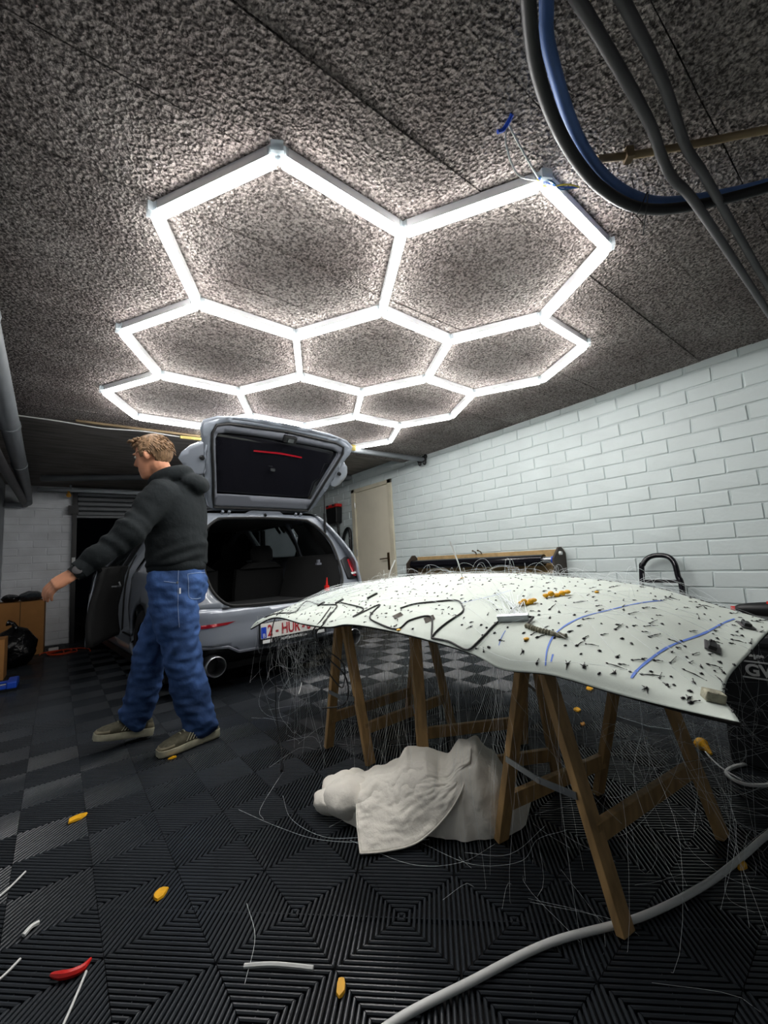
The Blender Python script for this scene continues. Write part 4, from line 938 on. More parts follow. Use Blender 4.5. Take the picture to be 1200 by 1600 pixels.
# fibres: many fine strands, too many to count
def strands():
    rnd = random.Random(11); top = MB(); r = 0.0004
    gather = [(1.14, 0.82), (1.16, 0.80), (1.35, 1.9), (1.7, 1.3), (1.75, 1.0), (1.6, 1.6)]
    for k in range(150):
        p = rnd.choice(DOTS); g_ = rnd.choice(gather); L = rnd.uniform(0.15, 0.55)
        d = Vector((g_[0]-p.x+rnd.gauss(0, 0.08), g_[1]-p.y+rnd.gauss(0, 0.08))); 
        if d.length < 0.05: continue
        d = d.normalized()*min(L, d.length); b = rnd.gauss(0, 0.04); s = Vector((-d.y, d.x))
        pts = []
        lift = rnd.uniform(0.003, 0.016)
        for i in range(9):
            t = i/8; xy = Vector((p.x, p.y))+d*t+s*b*math.sin(PI*t); pts.append(drop(xy.x, xy.y, 0.002+lift*math.sin(PI*t))[0])
        top.tube(pts, r, 3, caps=False)
    for k in range(26):                      # the bright fan gathered into the light bar
        e = drop(1.26+rnd.uniform(-0.02, 0.10), 0.95+rnd.uniform(-0.12, 0.14), 0.004)[0]; s = c0+(c1-c0)*rnd.random()+Vector((0.008, 0, 0.002)); m_ = (s+e)/2+Vector((0, 0, 0.012))
        top.tube(catmull([s, m_, e], 5), 0.0009, 4, caps=False)
    for k in range(70):                      # loops standing up along the ridge
        x, y = 1.70+rnd.gauss(0, 0.08), rnd.uniform(0.6, 2.2); x -= max(0, (y-1.7))*0.35
        a = drop(x, y, 0.002)[0]; b = drop(x+rnd.gauss(0, 0.06), y+rnd.gauss(0, 0.14), 0.002)[0]; h = rnd.uniform(0.015, 0.07)
        top.tube(catmull([a, a*0.7+b*0.3+Vector((0, 0, h)), a*0.3+b*0.7+Vector((0, 0, h*0.9)), b], 5), r, 3, caps=False)
    for k in range(60):                      # long strands falling over the far corner nearest the car
        y0 = rnd.uniform(1.5, 2.3); a = drop(1.45+rnd.gauss(0, 0.1), y0, 0.004)[0]; b = drop(1.05+rnd.gauss(0, 0.05), 2.2+rnd.uniform(-0.2, 0.25), 0.004)[0]
        m_ = (a+b)/2; m_ = drop(m_.x, m_.y, rnd.uniform(0.01, 0.04))[0]; top.tube(catmull([a, m_, b], 6), r, 3, caps=False)
    o = build(top, 'surface_fibres', M['fibre'], hl, True, 180, recalc=False); o['kind'] = 'stuff'
    low = MB()
    for k in range(340):                     # the curtain below the board
        u, v = rnd.random()**0.9, rnd.uniform(0.1, 0.95); p = Vector(hl_point(u, v)); p.z -= 0.012
        if p.y < 0.75 and rnd.random() < 0.6: continue
        zend = rnd.choice((0.004, 0.004, 0.02, 0.15, 0.3)); q_ = Vector((p.x+rnd.gauss(0, 0.07), p.y+rnd.gauss(0, 0.07), zend))
        m_ = (p+q_)/2+Vector((rnd.gauss(0, 0.03), rnd.gauss(0, 0.03), 0)); pts = [p, p*0.8+q_*0.2+Vector((0, 0, -0.01)), m_, q_]
        if zend < 0.05 and rnd.random() < 0.6:
            a = rnd.uniform(0, 6.28); L = rnd.uniform(0.08, 0.35)
            pts += [q_+Vector((math.cos(a)*L*0.4, math.sin(a)*L*0.4, 0.0)), q_+Vector((math.cos(a+0.6)*L, math.sin(a+0.6)*L, 0.0))]
        low.tube(catmull(pts, 4), r*0.75, 3, caps=False)
    for k in range(48):                      # the tangle hanging near the car
        c = Vector((1.05+rnd.gauss(0, 0.09), 2.10+rnd.gauss(0, 0.12), 0.43+rnd.gauss(0, 0.08))); R_ = rnd.uniform(0.05, 0.15); ph = rnd.uniform(0, 6.28); ax = Vector((rnd.gauss(0, 0.5), rnd.gauss(0, 0.5), rnd.gauss(0, 0.5)))
        s_ = rnd.uniform(2.2, 5.0); X_ = ax.orthogonal().normalized(); Y_ = ax.normalized().cross(X_)
        pts = [Vector((c.x, c.y, 0.65)), Vector((c.x, c.y, 0.58))] + [c+(X_*math.cos(ph+s_*t)+Y_*math.sin(ph+s_*t))*R_ for t in (0, 0.2, 0.4, 0.6, 0.8, 1.0)]
        low.tube(catmull(pts, 4), r*0.75, 3, caps=False)
    for k in range(70):                      # springy loops by the near right trestle
        c = Vector((1.75+rnd.gauss(0, 0.2), 0.55+rnd.gauss(0, 0.14), 0.16+abs(rnd.gauss(0, 0.12)))); R_ = rnd.uniform(0.06, 0.22); ph = rnd.uniform(0, 6.28)
        s_ = rnd.uniform(2.0, 5.0); ax = Vector((rnd.gauss(0, 0.6), rnd.gauss(0, 0.6), 1)); X_ = ax.orthogonal().normalized(); Y_ = ax.normalized().cross(X_)
        pts = [c+(X_*math.cos(ph+s_*t)+Y_*math.sin(ph+s_*t))*R_ for t in (0, 0.17, 0.34, 0.5, 0.67, 0.83, 1.0)]
        for p in pts: p.z = max(p.z, 0.004)
        low.tube(catmull(pts, 4), r*0.75, 3, caps=False)
    o = build(low, 'hanging_fibres', M['fibre'], hl, True, 180, recalc=False); o['kind'] = 'stuff'
strands()
for (x, y, tx, ty, h) in ((1.42, 1.27, -0.04, 0.03, 0.19), (1.50, 1.93, 0.02, -0.05, 0.11)):
    a = drop(x, y, 0.0)[0]; build(MB().tube([a, a+Vector((tx*0.4, ty*0.4, h*0.5)), a+Vector((tx, ty, h))], [0.0016, 0.003, 0.0042], 8), 'fibre_tube', M['white'], hl, True)

# trestles: two leg frames hinged at the top, each with a cross bar, held by folding stays
def trestle(f1, f2, top, label, bar_h=(0.15, 0.15)):
    cx = sum(p[0] for p in f1+f2)/4; cy = sum(p[1] for p in f1+f2)/4
    t = thing('trestle', label, 'trestle', (cx, cy, 0), 0, 'wooden trestles under the board')
    ends = []
    for k in range(2): ends.append(Vector(((f1[k][0]+f2[k][0])/2, (f1[k][1]+f2[k][1])/2, top)))
    axis = (ends[1]-ends[0]).normalized(); perp = Vector((-axis.y, axis.x, 0))
    legs = []
    for fi, fr_ in enumerate((f1, f2)):
        for k in range(2):
            foot = Vector((fr_[k][0], fr_[k][1], 0.003)); side_ = foot-ends[k]; side_.z = 0; sg = 1 if side_.dot(perp) > 0 else -1
            tp = ends[k]+perp*sg*0.016
            legs.append((foot, tp)); build(MB().bar(foot, tp, 0.046, 0.024, axis), 'leg', M['wood'], t, bevel=0.002)
        (fa, ta), (fb, tb) = legs[2*fi], legs[2*fi+1]
        h = bar_h[fi]/top
        build(MB().bar(fa+(ta-fa)*h, fb+(tb-fb)*h, 0.022, 0.05, perp), 'cross_bar', M['wood'], t, bevel=0.002)
        build(MB().bar(ta-Vector((0, 0, 0.025)), tb-Vector((0, 0, 0.025)), 0.022, 0.05, perp), 'top_rail', M['wood'], t, bevel=0.002)
    for k in range(2):
        (fa, ta), (fb, tb) = legs[k], legs[2+k]; a = fa+(ta-fa)*0.42; b = fb+(tb-fb)*0.42; m_ = (a+b)/2-Vector((0, 0, 0.012)) 
        off = axis*(0.026 if k else -0.026)
        st = build(MB().bar(a+off, m_+off, 0.018, 0.004, (0, 0, 1)).bar(m_+off, b+off, 0.018, 0.004, (0, 0, 1)), 'stay', M['galv'], t)
        build(MB().lathe([(0.008, -0.005), (0.008, 0.005)], m_+off, axis, 10), 'rivet', M['steel'], st)
    return t
trestle([(1.10, 0.553), (1.67, 0.494)], [(1.156, 0.96), (1.637, 0.868)], 0.688, 'wooden trestle nearest the camera, under the low end of the board', (0.20, 0.13))
trestle([(1.13, 1.67), (1.70, 1.69)], [(1.08, 1.97), (1.62, 1.97)], 0.688, 'wooden trestle nearest the car, under the high end of the board', (0.15, 0.15))
trestle([(1.356, 1.561), (1.795, 1.307)], [(1.16, 1.33), (1.66, 1.05)], 0.70, 'wooden trestle standing askew between the two others', (0.11, 0.07))

# ------------------------------------------------------------------ cloth under the board
ck = thing('dust_cloth', 'crumpled white cotton cloth bundled on the floor under the board', 'cloth', (1.08, 1.25, 0))
A, B = Vector((0.86, 1.50, 0)), Vector((1.32, 0.985, 0)); ax_ = (B-A).normalized(); pr_ = Vector((ax_.y, -ax_.x, 0))
if pr_.dot(Vector((-1, -1, 0))) < 0: pr_ = -pr_          # towards the camera
HT = [(0, 0.075), (0.1, 0.10), (0.22, 0.135), (0.33, 0.15), (0.40, 0.205), (0.50, 0.20), (0.62, 0.185), (0.70, 0.235), (0.78, 0.255), (0.86, 0.20), (0.95, 0.13), (1.0, 0.07)]
def interp(T, t):
    for (a, za), (b, zb) in zip(T, T[1:]):
        if t <= b: return za+(zb-za)*sm(a, b, t)
    return T[-1][1]
def cloth_pt(t, a):
    # a from 0 (floor, camera side) over the top to 1 (floor, far side)
    h = interp(HT, t); w = 0.155*(1-abs(2*t-1)**5*0.6)+0.0
    ang = PI*a; cx = math.cos(ang); sz = math.sin(ang)
    p = A+ax_*(t*(B-A).length) + pr_*(w*(abs(cx)**0.8)*(1 if cx > 0 else -1)) + Vector((0, 0, h*max(0.0, sz)**0.75))
    k = 0.014*noise.noise(p*8)+0.006*noise.noise(p*19+Vector((3, 1, 7)))+0.010*noise.noise(Vector((t*14+a*3, a*4-t*3, 2.0)))+0.004*noise.noise(p*45)
    n = pr_*cx+Vector((0, 0, sz))
    p = p+n*k; p.z = max(0.004, p.z); return tuple(p)
cb = MB(); n_t, n_a = 90, 44
cb.grid(lambda u, v: cloth_pt(u, v), n_t, n_a)
for t0 in (0.0, 1.0):
    c = sum((Vector(cloth_pt(t0, j/n_a)) for j in range(n_a+1)), Vector())/(n_a+1); c += ax_*(-0.03 if t0 == 0 else 0.03)
    rg = [cloth_pt(t0, j/n_a) for j in range(n_a+1)]; cb.add(rg+[tuple(c)], [(j, j+1, n_a+1) for j in range(n_a)])
build(cb, 'bundle', M['cloth'], ck, True, 180)
def roll_end():
    mb = MB()
    for c, r_, h_ in ((A+ax_*0.0-pr_*0.03, 0.075, 0.10), (A-ax_*0.025+pr_*0.045, 0.055, 0.085), (A+ax_*0.05+pr_*0.05, 0.085, 0.125), (A+ax_*0.03-pr_*0.09, 0.06, 0.08)):
        rings = []
        for i in range(13):
            a_ = i/12; k = math.sin(PI*min(1, 0.10+0.88*a_))**0.6; ring = []
            for j in range(28):
                q_ = 2*PI*j/28; d = Vector((math.cos(q_)*r_*k, math.sin(q_)*r_*1.25*k, h_*a_)); nn = 1+0.22*noise.noise(d*16+c*5)+0.10*noise.noise(d*40+c)
                ring.append((c.x+d.x*nn, c.y+d.y*nn, 0.004+d.z*(1+0.2*noise.noise(d*14+c*3))))
            rings.append(ring)
        mb.loft(rings)
    build(mb, 'rolled_end', M['cloth'], ck, True, 180)
roll_end()
def flap_pt(u, v):
    # u along the hem direction (left to right), v from the ridge (0) to the free hem (1)
    top = [Vector(cloth_pt(0.14+0.62*u, 0.42-0.02*u))]
    T_ = top[0]+Vector((0, 0, 0.008))+pr_*0.004
    hem = [Vector((0.765, 1.215, 0.010)), Vector((0.83, 1.165, 0.012)), Vector((0.915, 1.115, 0.022)), Vector((0.995, 1.08, 0.065)), Vector((1.06, 1.055, 0.125)), Vector((1.12, 1.06, 0.185)), Vector((1.19, 1.11, 0.235))]
    H_ = Vector(_curve([tuple(h) for h in hem], u*(len(hem)-1)))
    m1 = Vector(cloth_pt(0.14+0.60*u, 0.22))+pr_*0.016+Vector((0, 0, 0.006))
    a, b, c = (1-v)**2, 2*v*(1-v), v*v
    p = T_*a+(m1*1.0)*b+H_*c
    k = 0.007*noise.noise(Vector((u*7, v*5, 2)))+0.004*noise.noise(Vector((u*9+v*14, v*9-u*9, 5)))+0.003*noise.noise(Vector((u*32, v*28, 5)))
    p += (pr_*0.8+Vector((0, 0, 0.6)))*(k*min(1, 4*v)*min(1, 6*(1.0001-v)+0.4))
    p.z = max(p.z, 0.006); return tuple(p)
fo = build(MB().grid(flap_pt, 60, 44), 'folded_flap', M['cloth'], ck, True, 180); solidify(fo, 0.0035, 0)
build(MB().tube([Vector(flap_pt(u/50, 1.0)) for u in range(51)], 0.0032, 6).tube([Vector(flap_pt(0.0, v/24)) for v in range(25)], 0.0032, 6), 'hem', M['cloth'], ck, True)

# ------------------------------------------------------------------ cables and scraps on the floor
tag(build(MB().tube(catmull([(0.10, 0.62, 0.010), (0.30, 0.74, 0.010), (0.44, 0.775, 0.010), (0.554, 0.768, 0.010), (0.714, 0.723, 0.010), (0.935, 0.656, 0.010), (1.164, 0.545, 0.010), (1.394, 0.472, 0.010), (1.596, 0.432, 0.010), (1.768, 0.404, 0.010), (1.95, 0.36, 0.010), (2.1, 0.22, 0.010), (2.2, -0.1, 0.010)], 8), 0.0085, 10), 'cable', M['cable'], smooth=True), 'thick white cable sweeping across the floor past the near trestle', 'cable')
tag(build(MB().tube(catmull([(2.9, 0.30, 0.008), (2.5, 0.44, 0.008), (2.36, 0.50, 0.008), (2.27, 0.545, 0.008), (2.19, 0.58, 0.008), (2.12, 0.585, 0.008), (2.075, 0.545, 0.008), (2.09, 0.49, 0.008), (2.2, 0.42, 0.008), (2.5, 0.30, 0.008)], 8), 0.007, 8), 'cable', M['cable'], smooth=True), 'white cable lying in a loop beside the black case', 'cable')
tag(build(MB().tube(catmull([(2.09, 0.53, 0.012), (2.14, 0.60, 0.012), (2.22, 0.665, 0.012), (2.28, 0.70, 0.015)], 6), 0.003, 6), 'wire', M['cable'], smooth=True), 'thin white wire running to the yellow tape scrap', 'cable')
w = thing('hanging_wire', 'black wire with a small plug hanging from the board to the floor', 'cable', (0.9, 2.1, 0))
build(MB().tube(catmull([(1.0, 2.30, 0.68), (0.945, 2.27, 0.66), (0.915, 2.27, 0.58), (0.90, 2.26, 0.45), (0.92, 2.25, 0.30), (0.905, 2.22, 0.15), (0.90, 2.16, 0.02), (0.86, 2.05, 0.006), (0.815, 1.95, 0.006)], 6), 0.003, 6), 'lead', M['wire'], w, True)
build(MB().tube([(0.825, 1.965, 0.007), (0.795, 1.905, 0.007)], 0.006, 8), 'plug', M['black'], w, True)
def scrap(x, y, s, m, label, rz=0.0, l=1.6, h=0.006, cat_='scrap', z=0.002, grp=None):
    mb = MB(); pts = []
    rnd = random.Random(int(x*1000)+int(y*977)); R_ = Matrix.Rotation(rz, 3, 'Z')
    top = []; bot = []
    for k in range(9):
        a = 2*PI*k/9; rr = rnd.uniform(0.75, 1.15); p = R_ @ Vector((math.cos(a)*s*l*rr, math.sin(a)*s*rr, 0))
        top.append((x+p.x*0.9, y+p.y*0.9, z+h*rnd.uniform(0.6, 1.4))); bot.append((x+p.x, y+p.y, z))
    mb.loft([bot, top]); return tag(build(mb, 'plastic_scrap', m, smooth=True, angle=50), label, cat_, grp or 'small scraps on the floor')
Y_ = M['yellow']
scrap(0.047, 2.147, 0.022, Y_, 'small yellow scrap on the floor left of the walking person', 0.4)
scrap(0.235, 1.491, 0.020, Y_, 'yellow scrap alone in the middle of the near floor', 0.9, 1.3)
scrap(0.503, 0.907, 0.011, Y_, 'upright yellow sliver near the thick white cable', 1.0, 2.2)
scrap(0.442, 2.441, 0.011, Y_, 'tiny yellow scrap under the toe of the shoe', 0.1, 2.0)
scrap(2.371, 1.329, 0.022, Y_, 'yellow scrap between the trestles, nearer of the pair', 0.5)
scrap(2.782, 1.457, 0.024, Y_, 'yellow scrap near the wall, farther of the pair', 0.5)
scrap(2.20, 1.21, 0.013, mat('orange_scrap', '#c98a2a', 0.6), 'orange scrap beside the trestle leg', 0.2, 1.8)
scrap(1.565, 0.426, 0.010, Y_, 'yellow tag touching the thick white cable', -0.2, 2.6)
mb = MB(); mb.ell((2.29, 0.71, 0.028), (0.032, 0.028, 0.026), nu=10, nv=6).tube([(2.28, 0.70, 0.03), (2.25, 0.665, 0.012)], [0.02, 0.006], 8)
tag(build(mb, 'yellow_tape', Y_, smooth=True), 'crumpled yellow tape on the white wire', 'tape')
mb = MB().tube(catmull([(0.035, 1.395, 0.006), (0.015, 1.345, 0.010), (0.01, 1.31, 0.010)][::-1] if False else [(-0.012, 1.39, 0.006), (0.015, 1.36, 0.010), (0.045, 1.355, 0.008), (0.065, 1.375, 0.006)], 6), [0.004, 0.006, 0.007, 0.008, 0.009, 0.009, 0.009, 0.009, 0.009, 0.009, 0.009, 0.009, 0.008, 0.008, 0.007, 0.006, 0.005, 0.004, 0.003], 8)
tag(build(mb, 'plastic_scrap', M['redbright'], smooth=True), 'bent red plastic scrap on the near floor', 'scrap')
def strip_(pts, r, label): 
    tag(build(MB().tube(catmull(pts, 6), r, 6), 'plastic_strip', M['cable'], smooth=True), label, 'strip', 'white strips on the floor')
strip_([(0.005, 1.215, 0.004), (0.03, 1.275, 0.006), (0.055, 1.345, 0.004)], 0.0028, 'white plastic strip on the floor below the red scrap')
strip_([(-0.16, 1.80, 0.004), (-0.125, 1.84, 0.005), (-0.09, 1.90, 0.004)], 0.003, 'white plastic strip at the floor edge above the red scrap')
strip_([(-0.13, 1.45, 0.004), (-0.10, 1.47, 0.005), (-0.075, 1.50, 0.004)], 0.003, 'short white plastic strip beside the red scrap')
strip_([(-0.075, 1.585, 0.004), (-0.06, 1.60, 0.008), (-0.045, 1.61, 0.004)], 0.006, 'small white crumb between the white strips')
strip_([(0.352, 1.10, 0.005), (0.40, 1.06, 0.007), (0.44, 1.02, 0.007), (0.475, 0.985, 0.005)], 0.005, 'clear curved strip on the floor before the cloth')
strip_([(1.345, 2.87, 0.004), (1.375, 2.90, 0.03), (1.40, 2.93, 0.06)], 0.003, 'white sliver on the floor under the car bumper')
rnd = random.Random(5); lo = MB()
for pts in ([(0.55, 1.75), (0.62, 1.55), (0.70, 1.38), (0.83, 1.24), (0.98, 1.12)], [(0.72, 1.72), (0.68, 1.55), (0.72, 1.38), (0.82, 1.28)], [(0.78, 1.30), (0.86, 1.08), (0.98, 0.98), (1.12, 0.96)], [(0.95, 1.12), (1.0, 0.95), (1.12, 0.86), (1.24, 0.88), (1.35, 0.84)], [(0.34, 1.06), (0.40, 1.16), (0.42, 1.28)], [(1.02, 1.00), (1.12, 0.90), (1.32, 0.90)], [(0.80, 1.90), (0.62, 1.70), (0.60, 1.62)]):
    lo.tube(catmull([(x, y, 0.003) for x, y in pts], 6), 0.0005, 3, caps=False)
o = build(lo, 'fibre_offcuts', M['fibre'], smooth=True, angle=180, recalc=False); o['kind'] = 'stuff'; o['label'] = 'fine clear fibre offcuts curling over the floor'; o['category'] = 'fibre'

# ------------------------------------------------------------------ along the brick wall
fd = thing('film_dispenser', 'wooden rack holding a black film roll against the brick wall', 'dispenser', (3.42, 2.87, 0.7))
build(MB().span((3.478, 1.93, 0.70), (3.502, 3.85, 0.935)), 'back_board', mat('chipboard', '#a98d61', 0.7, vary=0.2, vscale=20), fd)
build(MB().span((3.30, 1.93, 0.70), (3.502, 3.85, 0.715)), 'shelf', mat('grey_film', '#55585b', 0.4), fd)
for y in (1.915, 3.85):
    build(MB().prism([(3.30, 0.70), (3.30, 0.86), (3.40, 0.955), (3.44, 0.955), (3.502, 0.90), (3.502, 0.70)], lambda p, d: (p[0], d, p[1]), y, y+0.018), 'end_bracket', mat('brown_bracket', '#3b332b', 0.6), fd)
rr_ = build(MB().tube([(3.385, 2.06, 0.845), (3.385, 3.84, 0.845)], 0.052, 24), 'film_roll', M['blackgloss'], fd, True, 50)
build(MB().tube([(3.385, 1.935, 0.845), (3.385, 2.07, 0.845)], 0.030, 16), 'roll_core', M['steel'], rr_, True, 50)
build(MB().tube([(3.385, 1.96, 0.845), (3.385, 1.975, 0.845)], 0.034, 16), 'core_ring', M['blue'], rr_, True, 50)
build(MB().lathe([(0.018, 0), (0.016, 0.02)], (3.40, 1.915, 0.90), (0, -1, 0), 12), 'knob', M['white'], fd, True)
for k, yy in enumerate((2.83, 2.90)): build(MB().tube([(3.475, yy, 0.93), (3.46, yy, 0.955), (3.445, yy+0.015, 0.965)], 0.006, 6).ell((3.44, yy+0.018, 0.968), (0.012, 0.012, 0.009), nu=8, nv=5), 'wing_nut', M['brass'], fd, True)
ht = thing('hand_truck', 'black hand truck with an arched handle leaning on the brick wall', 'hand truck', (3.3, 1.17, 0))
def hp(y, z): return (3.26+0.17*z/0.85, y, z)
arch_pts = [hp(1.285, 0.10), hp(1.285, 0.72), hp(1.275, 0.785), hp(1.235, 0.835), hp(1.17, 0.85), hp(1.105, 0.835), hp(1.07, 0.785), hp(1.055, 0.70), hp(1.035, 0.60), hp(1.03, 0.10)]
build(MB().tube(catmull(arch_pts, 6), 0.0185, 12), 'handle', M['blackgloss'], ht, True)
for z in (0.665, 0.42, 0.2): build(MB().bar(hp(1.285, z), hp(1.04, z), 0.02, 0.03, (0, 0, 1)), 'crossbar', M['black'], ht)
build(MB().span((3.05, 1.0, 0.003), (3.29, 1.31, 0.012)), 'toe_plate', M['black'], ht)
for y in (0.985, 1.325):
    wh = build(MB().lathe([(0.05, -0.022), (0.085, -0.022), (0.09, 0), (0.085, 0.022), (0.05, 0.022)], (3.36, y, 0.09), (0, 1, 0), 20), 'wheel', M['rubber'], ht, True, 50)
    build(MB().lathe([(0.045, -0.024), (0.045, 0.024)], (3.36, y, 0.09), (0, 1, 0), 14), 'hub', M['galv'], wh, True, 50)
build(MB().tube([(3.36, 0.985, 0.09), (3.36, 1.325, 0.09)], 0.01, 8), 'axle', M['steel'], ht, True)
cr_ = thing('crate', 'grey plastic crate at the foot of the brick wall', 'crate', (3.25, 0.42, 0))
mb = MB(); mb.span((2.98, 0.12, 0), (3.49, 0.74, 0.02))
for a, b in (((2.98, 0.12, 0.02), (3.0, 0.74, 0.44)), ((3.47, 0.12, 0.02), (3.49, 0.74, 0.44)), ((3.0, 0.12, 0.02), (3.47, 0.14, 0.44)), ((3.0, 0.72, 0.02), (3.47, 0.74, 0.44))): mb.span(a, b)
build(mb, 'tub', M['crate'], cr_); build(MB().span((2.965, 0.105, 0.44), (3.495, 0.755, 0.475)), 'lid', M['crate'], cr_, bevel=0.006)
pt = thing('power_tool', 'black and red power tool lying on the grey crate', 'tool', (3.2, 0.55, 0.475))
build(MB().tube(catmull([(3.18, 0.72, 0.522), (3.19, 0.64, 0.525), (3.21, 0.52, 0.525), (3.23, 0.36, 0.522)], 5), [0.014, 0.024, 0.03, 0.032, 0.034, 0.036, 0.038, 0.04, 0.042, 0.042, 0.042, 0.042, 0.042, 0.042, 0.04, 0.034], 12), 'body', M['black'], pt, True)
build(MB().tube([(3.205, 0.575, 0.535), (3.215, 0.50, 0.535)], 0.037, 12), 'red_grip', M['redbright'], pt, True)
build(MB().tube([(3.175, 0.715, 0.522), (3.172, 0.735, 0.522)], 0.017, 10), 'red_tip', M['redbright'], pt, True)
build(MB().box((3.245, 0.34, 0.512), (0.09, 0.07, 0.074)), 'battery', M['black'], pt, bevel=0.006)
cs = thing('tool_case', 'black case with white lettering beyond the low end of the board', 'case', (2.45, 0.28, 0))
csb = build(MB().span((2.25, 0.02, 0.0), (2.72, 0.60, 0.55)), 'case_body', mat('dark_case_shell', '#26282b', 0.45, bump=0.2, bscale=90), cs, bevel=0.015)
build(MB().span((2.242, 0.015, 0.50), (2.728, 0.605, 0.515)), 'lid_seam', M['black'], cs)
for z in (0.431, 0.366): build(MB().span((2.2475, 0.03, z), (2.2500, 0.515, z+0.006)), 'white_line', M['white'], csb)
def wall_text(s, y, z, h, x, parent, name, m):
    o = text(s, 0, 0, h, m, parent, name, 0, 1.0, 0.002)
    o.data.transform(Matrix(((0, 1, 0, 0), (-1, 0, 0, 0), (0, 0, 1, 0), (0, 0, 0, 1)))); l0 = OFF[cs.name]
    o.data.transform(Matrix.Translation((x-l0.x, y-l0.y, z-l0.z))); return o
wall_text('GWO', 0.505, 0.379, 0.045, 2.2485, csb, 'lettering', M['white']); wall_text('8108', 0.485, 0.447, 0.016, 2.2485, csb, 'small_lettering', M['white'])
build(MB().tube(catmull([(2.46, 0.15, 0.55), (2.46, 0.17, 0.59), (2.46, 0.28, 0.60), (2.46, 0.42, 0.59), (2.46, 0.44, 0.55)], 5), 0.012, 8), 'carry_handle', M['black'], cs, True)
vc = thing('wall_vacuum', 'black handheld vacuum with a red top hung on the brick wall', 'vacuum', (3.44, 5.77, 1.3))
mb = MB(); mb.loft([[(3.44+0.06*cx_*k, 5.77+0.165*cy_*k, z) for cx_, cy_ in ((-1, -1), (1, -1), (1, 1), (-1, 1))] for z, k in ((1.545, 0.75), (1.56, 0.9), (1.70, 0.97), (1.81, 1.0))]); build(mb, 'body', M['black'], vc, bevel=0.01)
build(MB().span((3.38, 5.60, 1.812), (3.50, 5.94, 1.865)), 'red_top', M['redbright'], vc, bevel=0.012)
for y in (5.68, 5.86): build(MB().box((3.374, y, 1.845), (0.008, 0.05, 0.03)), 'latch', M['black'], vc)
build(MB().tube(catmull([(3.43, 5.66, 1.56), (3.43, 5.64, 1.45), (3.44, 5.65, 1.33)], 6), 0.02, 8), 'nozzle', M['black'], vc, True)
hs_ = thing('vacuum_hose', 'black ribbed hose looped on the wall beside the beige door', 'hose', (3.46, 5.45, 0.9))
build(MB().tube(catmull([(3.46, 5.58, 0.6), (3.46, 5.585, 1.0), (3.46, 5.56, 1.25), (3.46, 5.49, 1.39), (3.46, 5.41, 1.44), (3.46, 5.355, 1.40), (3.46, 5.345, 1.25), (3.46, 5.36, 0.95), (3.46, 5.37, 0.6)], 8), [0.024+0.002*(i % 2) for i in range(65)], 10), 'hose', M['black'], hs_, True)
for z in (1.28, 1.07): build(MB().tube([(3.46, 5.35, z-0.01), (3.46, 5.35, z+0.01)], 0.029, 10), 'hose_clip', M['galv'], hs_, True)

# ------------------------------------------------------------------ clutter by the back wall
def carton(x0, y0, x1, y1, h, label):
    t = thing('cardboard_box', label, 'box', ((x0+x1)/2, (y0+y1)/2, 0), 0, 'cardboard boxes at the back')
    mb = MB(); w_ = 0.006
    mb.span((x0, y0, 0), (x1, y1, 0.01))
    for a, b in (((x0, y0, 0.01), (x1, y0+w_, h)), ((x0, y1-w_, 0.01), (x1, y1, h)), ((x0, y0+w_, 0.01), (x0+w_, y1-w_, h)), ((x1-w_, y0+w_, 0.01), (x1, y1-w_, h))): mb.span(a, b)
    build(mb, 'carton', M['card'], t)
    xm = (x0+x1)/2
    build(MB().add([(x0, y0, h), (xm-0.004, y0, h-0.004), (xm-0.004, y1, h-0.004), (x0, y1, h)], [(0, 1, 2, 3)]), 'flap', M['card'], t); solidify(t.children[-1], 0.004)
    build(MB().add([(xm+0.004, y0, h-0.004), (x1, y0, h), (x1, y1, h), (xm+0.004, y1, h-0.004)], [(0, 1, 2, 3)]), 'flap', M['card'], t); solidify(t.children[-1], 0.004)
    build(MB().span((xm-0.004, y0-0.001, 0.0), (xm+0.004, y0, h)), 'seam', M['brass'], t)
    return t
carton(-0.70, 6.93, -0.235, 7.42, 0.665, 'large brown cardboard box by the white back wall')
carton(-0.71, 5.50, -0.475, 5.78, 0.385, 'small brown cardboard box in front of the black bag')
def bag(c, r, m, label, seed, neck=True):
    t = thing('bin_bag', label, 'bag', (c[0], c[1], c[2]), 0, 'plastic bags at the back'); mb = MB(); rings = []
    for i in range(15):
        a = i/14; z = r[2]*a; k = math.sin(PI*min(1, 0.12+a*0.86))**0.55
        if a > 0.86 and neck: k *= 0.55
        ring = []
        for j in range(28):
            q_ = 2*PI*j/28; d = Vector((math.cos(q_)*r[0]*k, math.sin(q_)*r[1]*k, z)); nn = 1+0.22*noise.noise(d*9+Vector((seed, 0, 0)))+0.12*noise.noise(d*22+Vector((0, seed, 0)))
            ring.append((c[0]+d.x*nn, c[1]+d.y*nn, c[2]+z*(0.92+0.16*noise.noise(d*11)) if i else c[2]))
        rings.append(ring)
    mb.loft(rings); build(mb, 'bag', m, t, True, 180)
    if neck: build(MB().tube([(c[0]+0.02, c[1]-0.05, c[2]+r[2]*0.9), (c[0], c[1]-0.07, c[2]+r[2]*1.02), (c[0]-0.05, c[1]-0.06, c[2]+r[2]*1.05)], [0.03, 0.02, 0.035], 8), 'knot', m, t, True)
    return t
bag((-0.47, 6.25, 0.0), (0.20, 0.22, 0.46), M['bag'], 'full black bin bag standing before the large box', 1)
bag((-0.38, 7.17, 0.668), (0.13, 0.18, 0.13), M['greybag'], 'grey plastic bag slumped on top of the large box', 4, False)
bag((-0.575, 7.15, 0.668), (0.10, 0.15, 0.105), M['bag'], 'black plastic bag crumpled on top of the large box', 7, False)
oc = MB(); rnd = random.Random(2)
pts = [(0.24, 6.48, 0.008)]
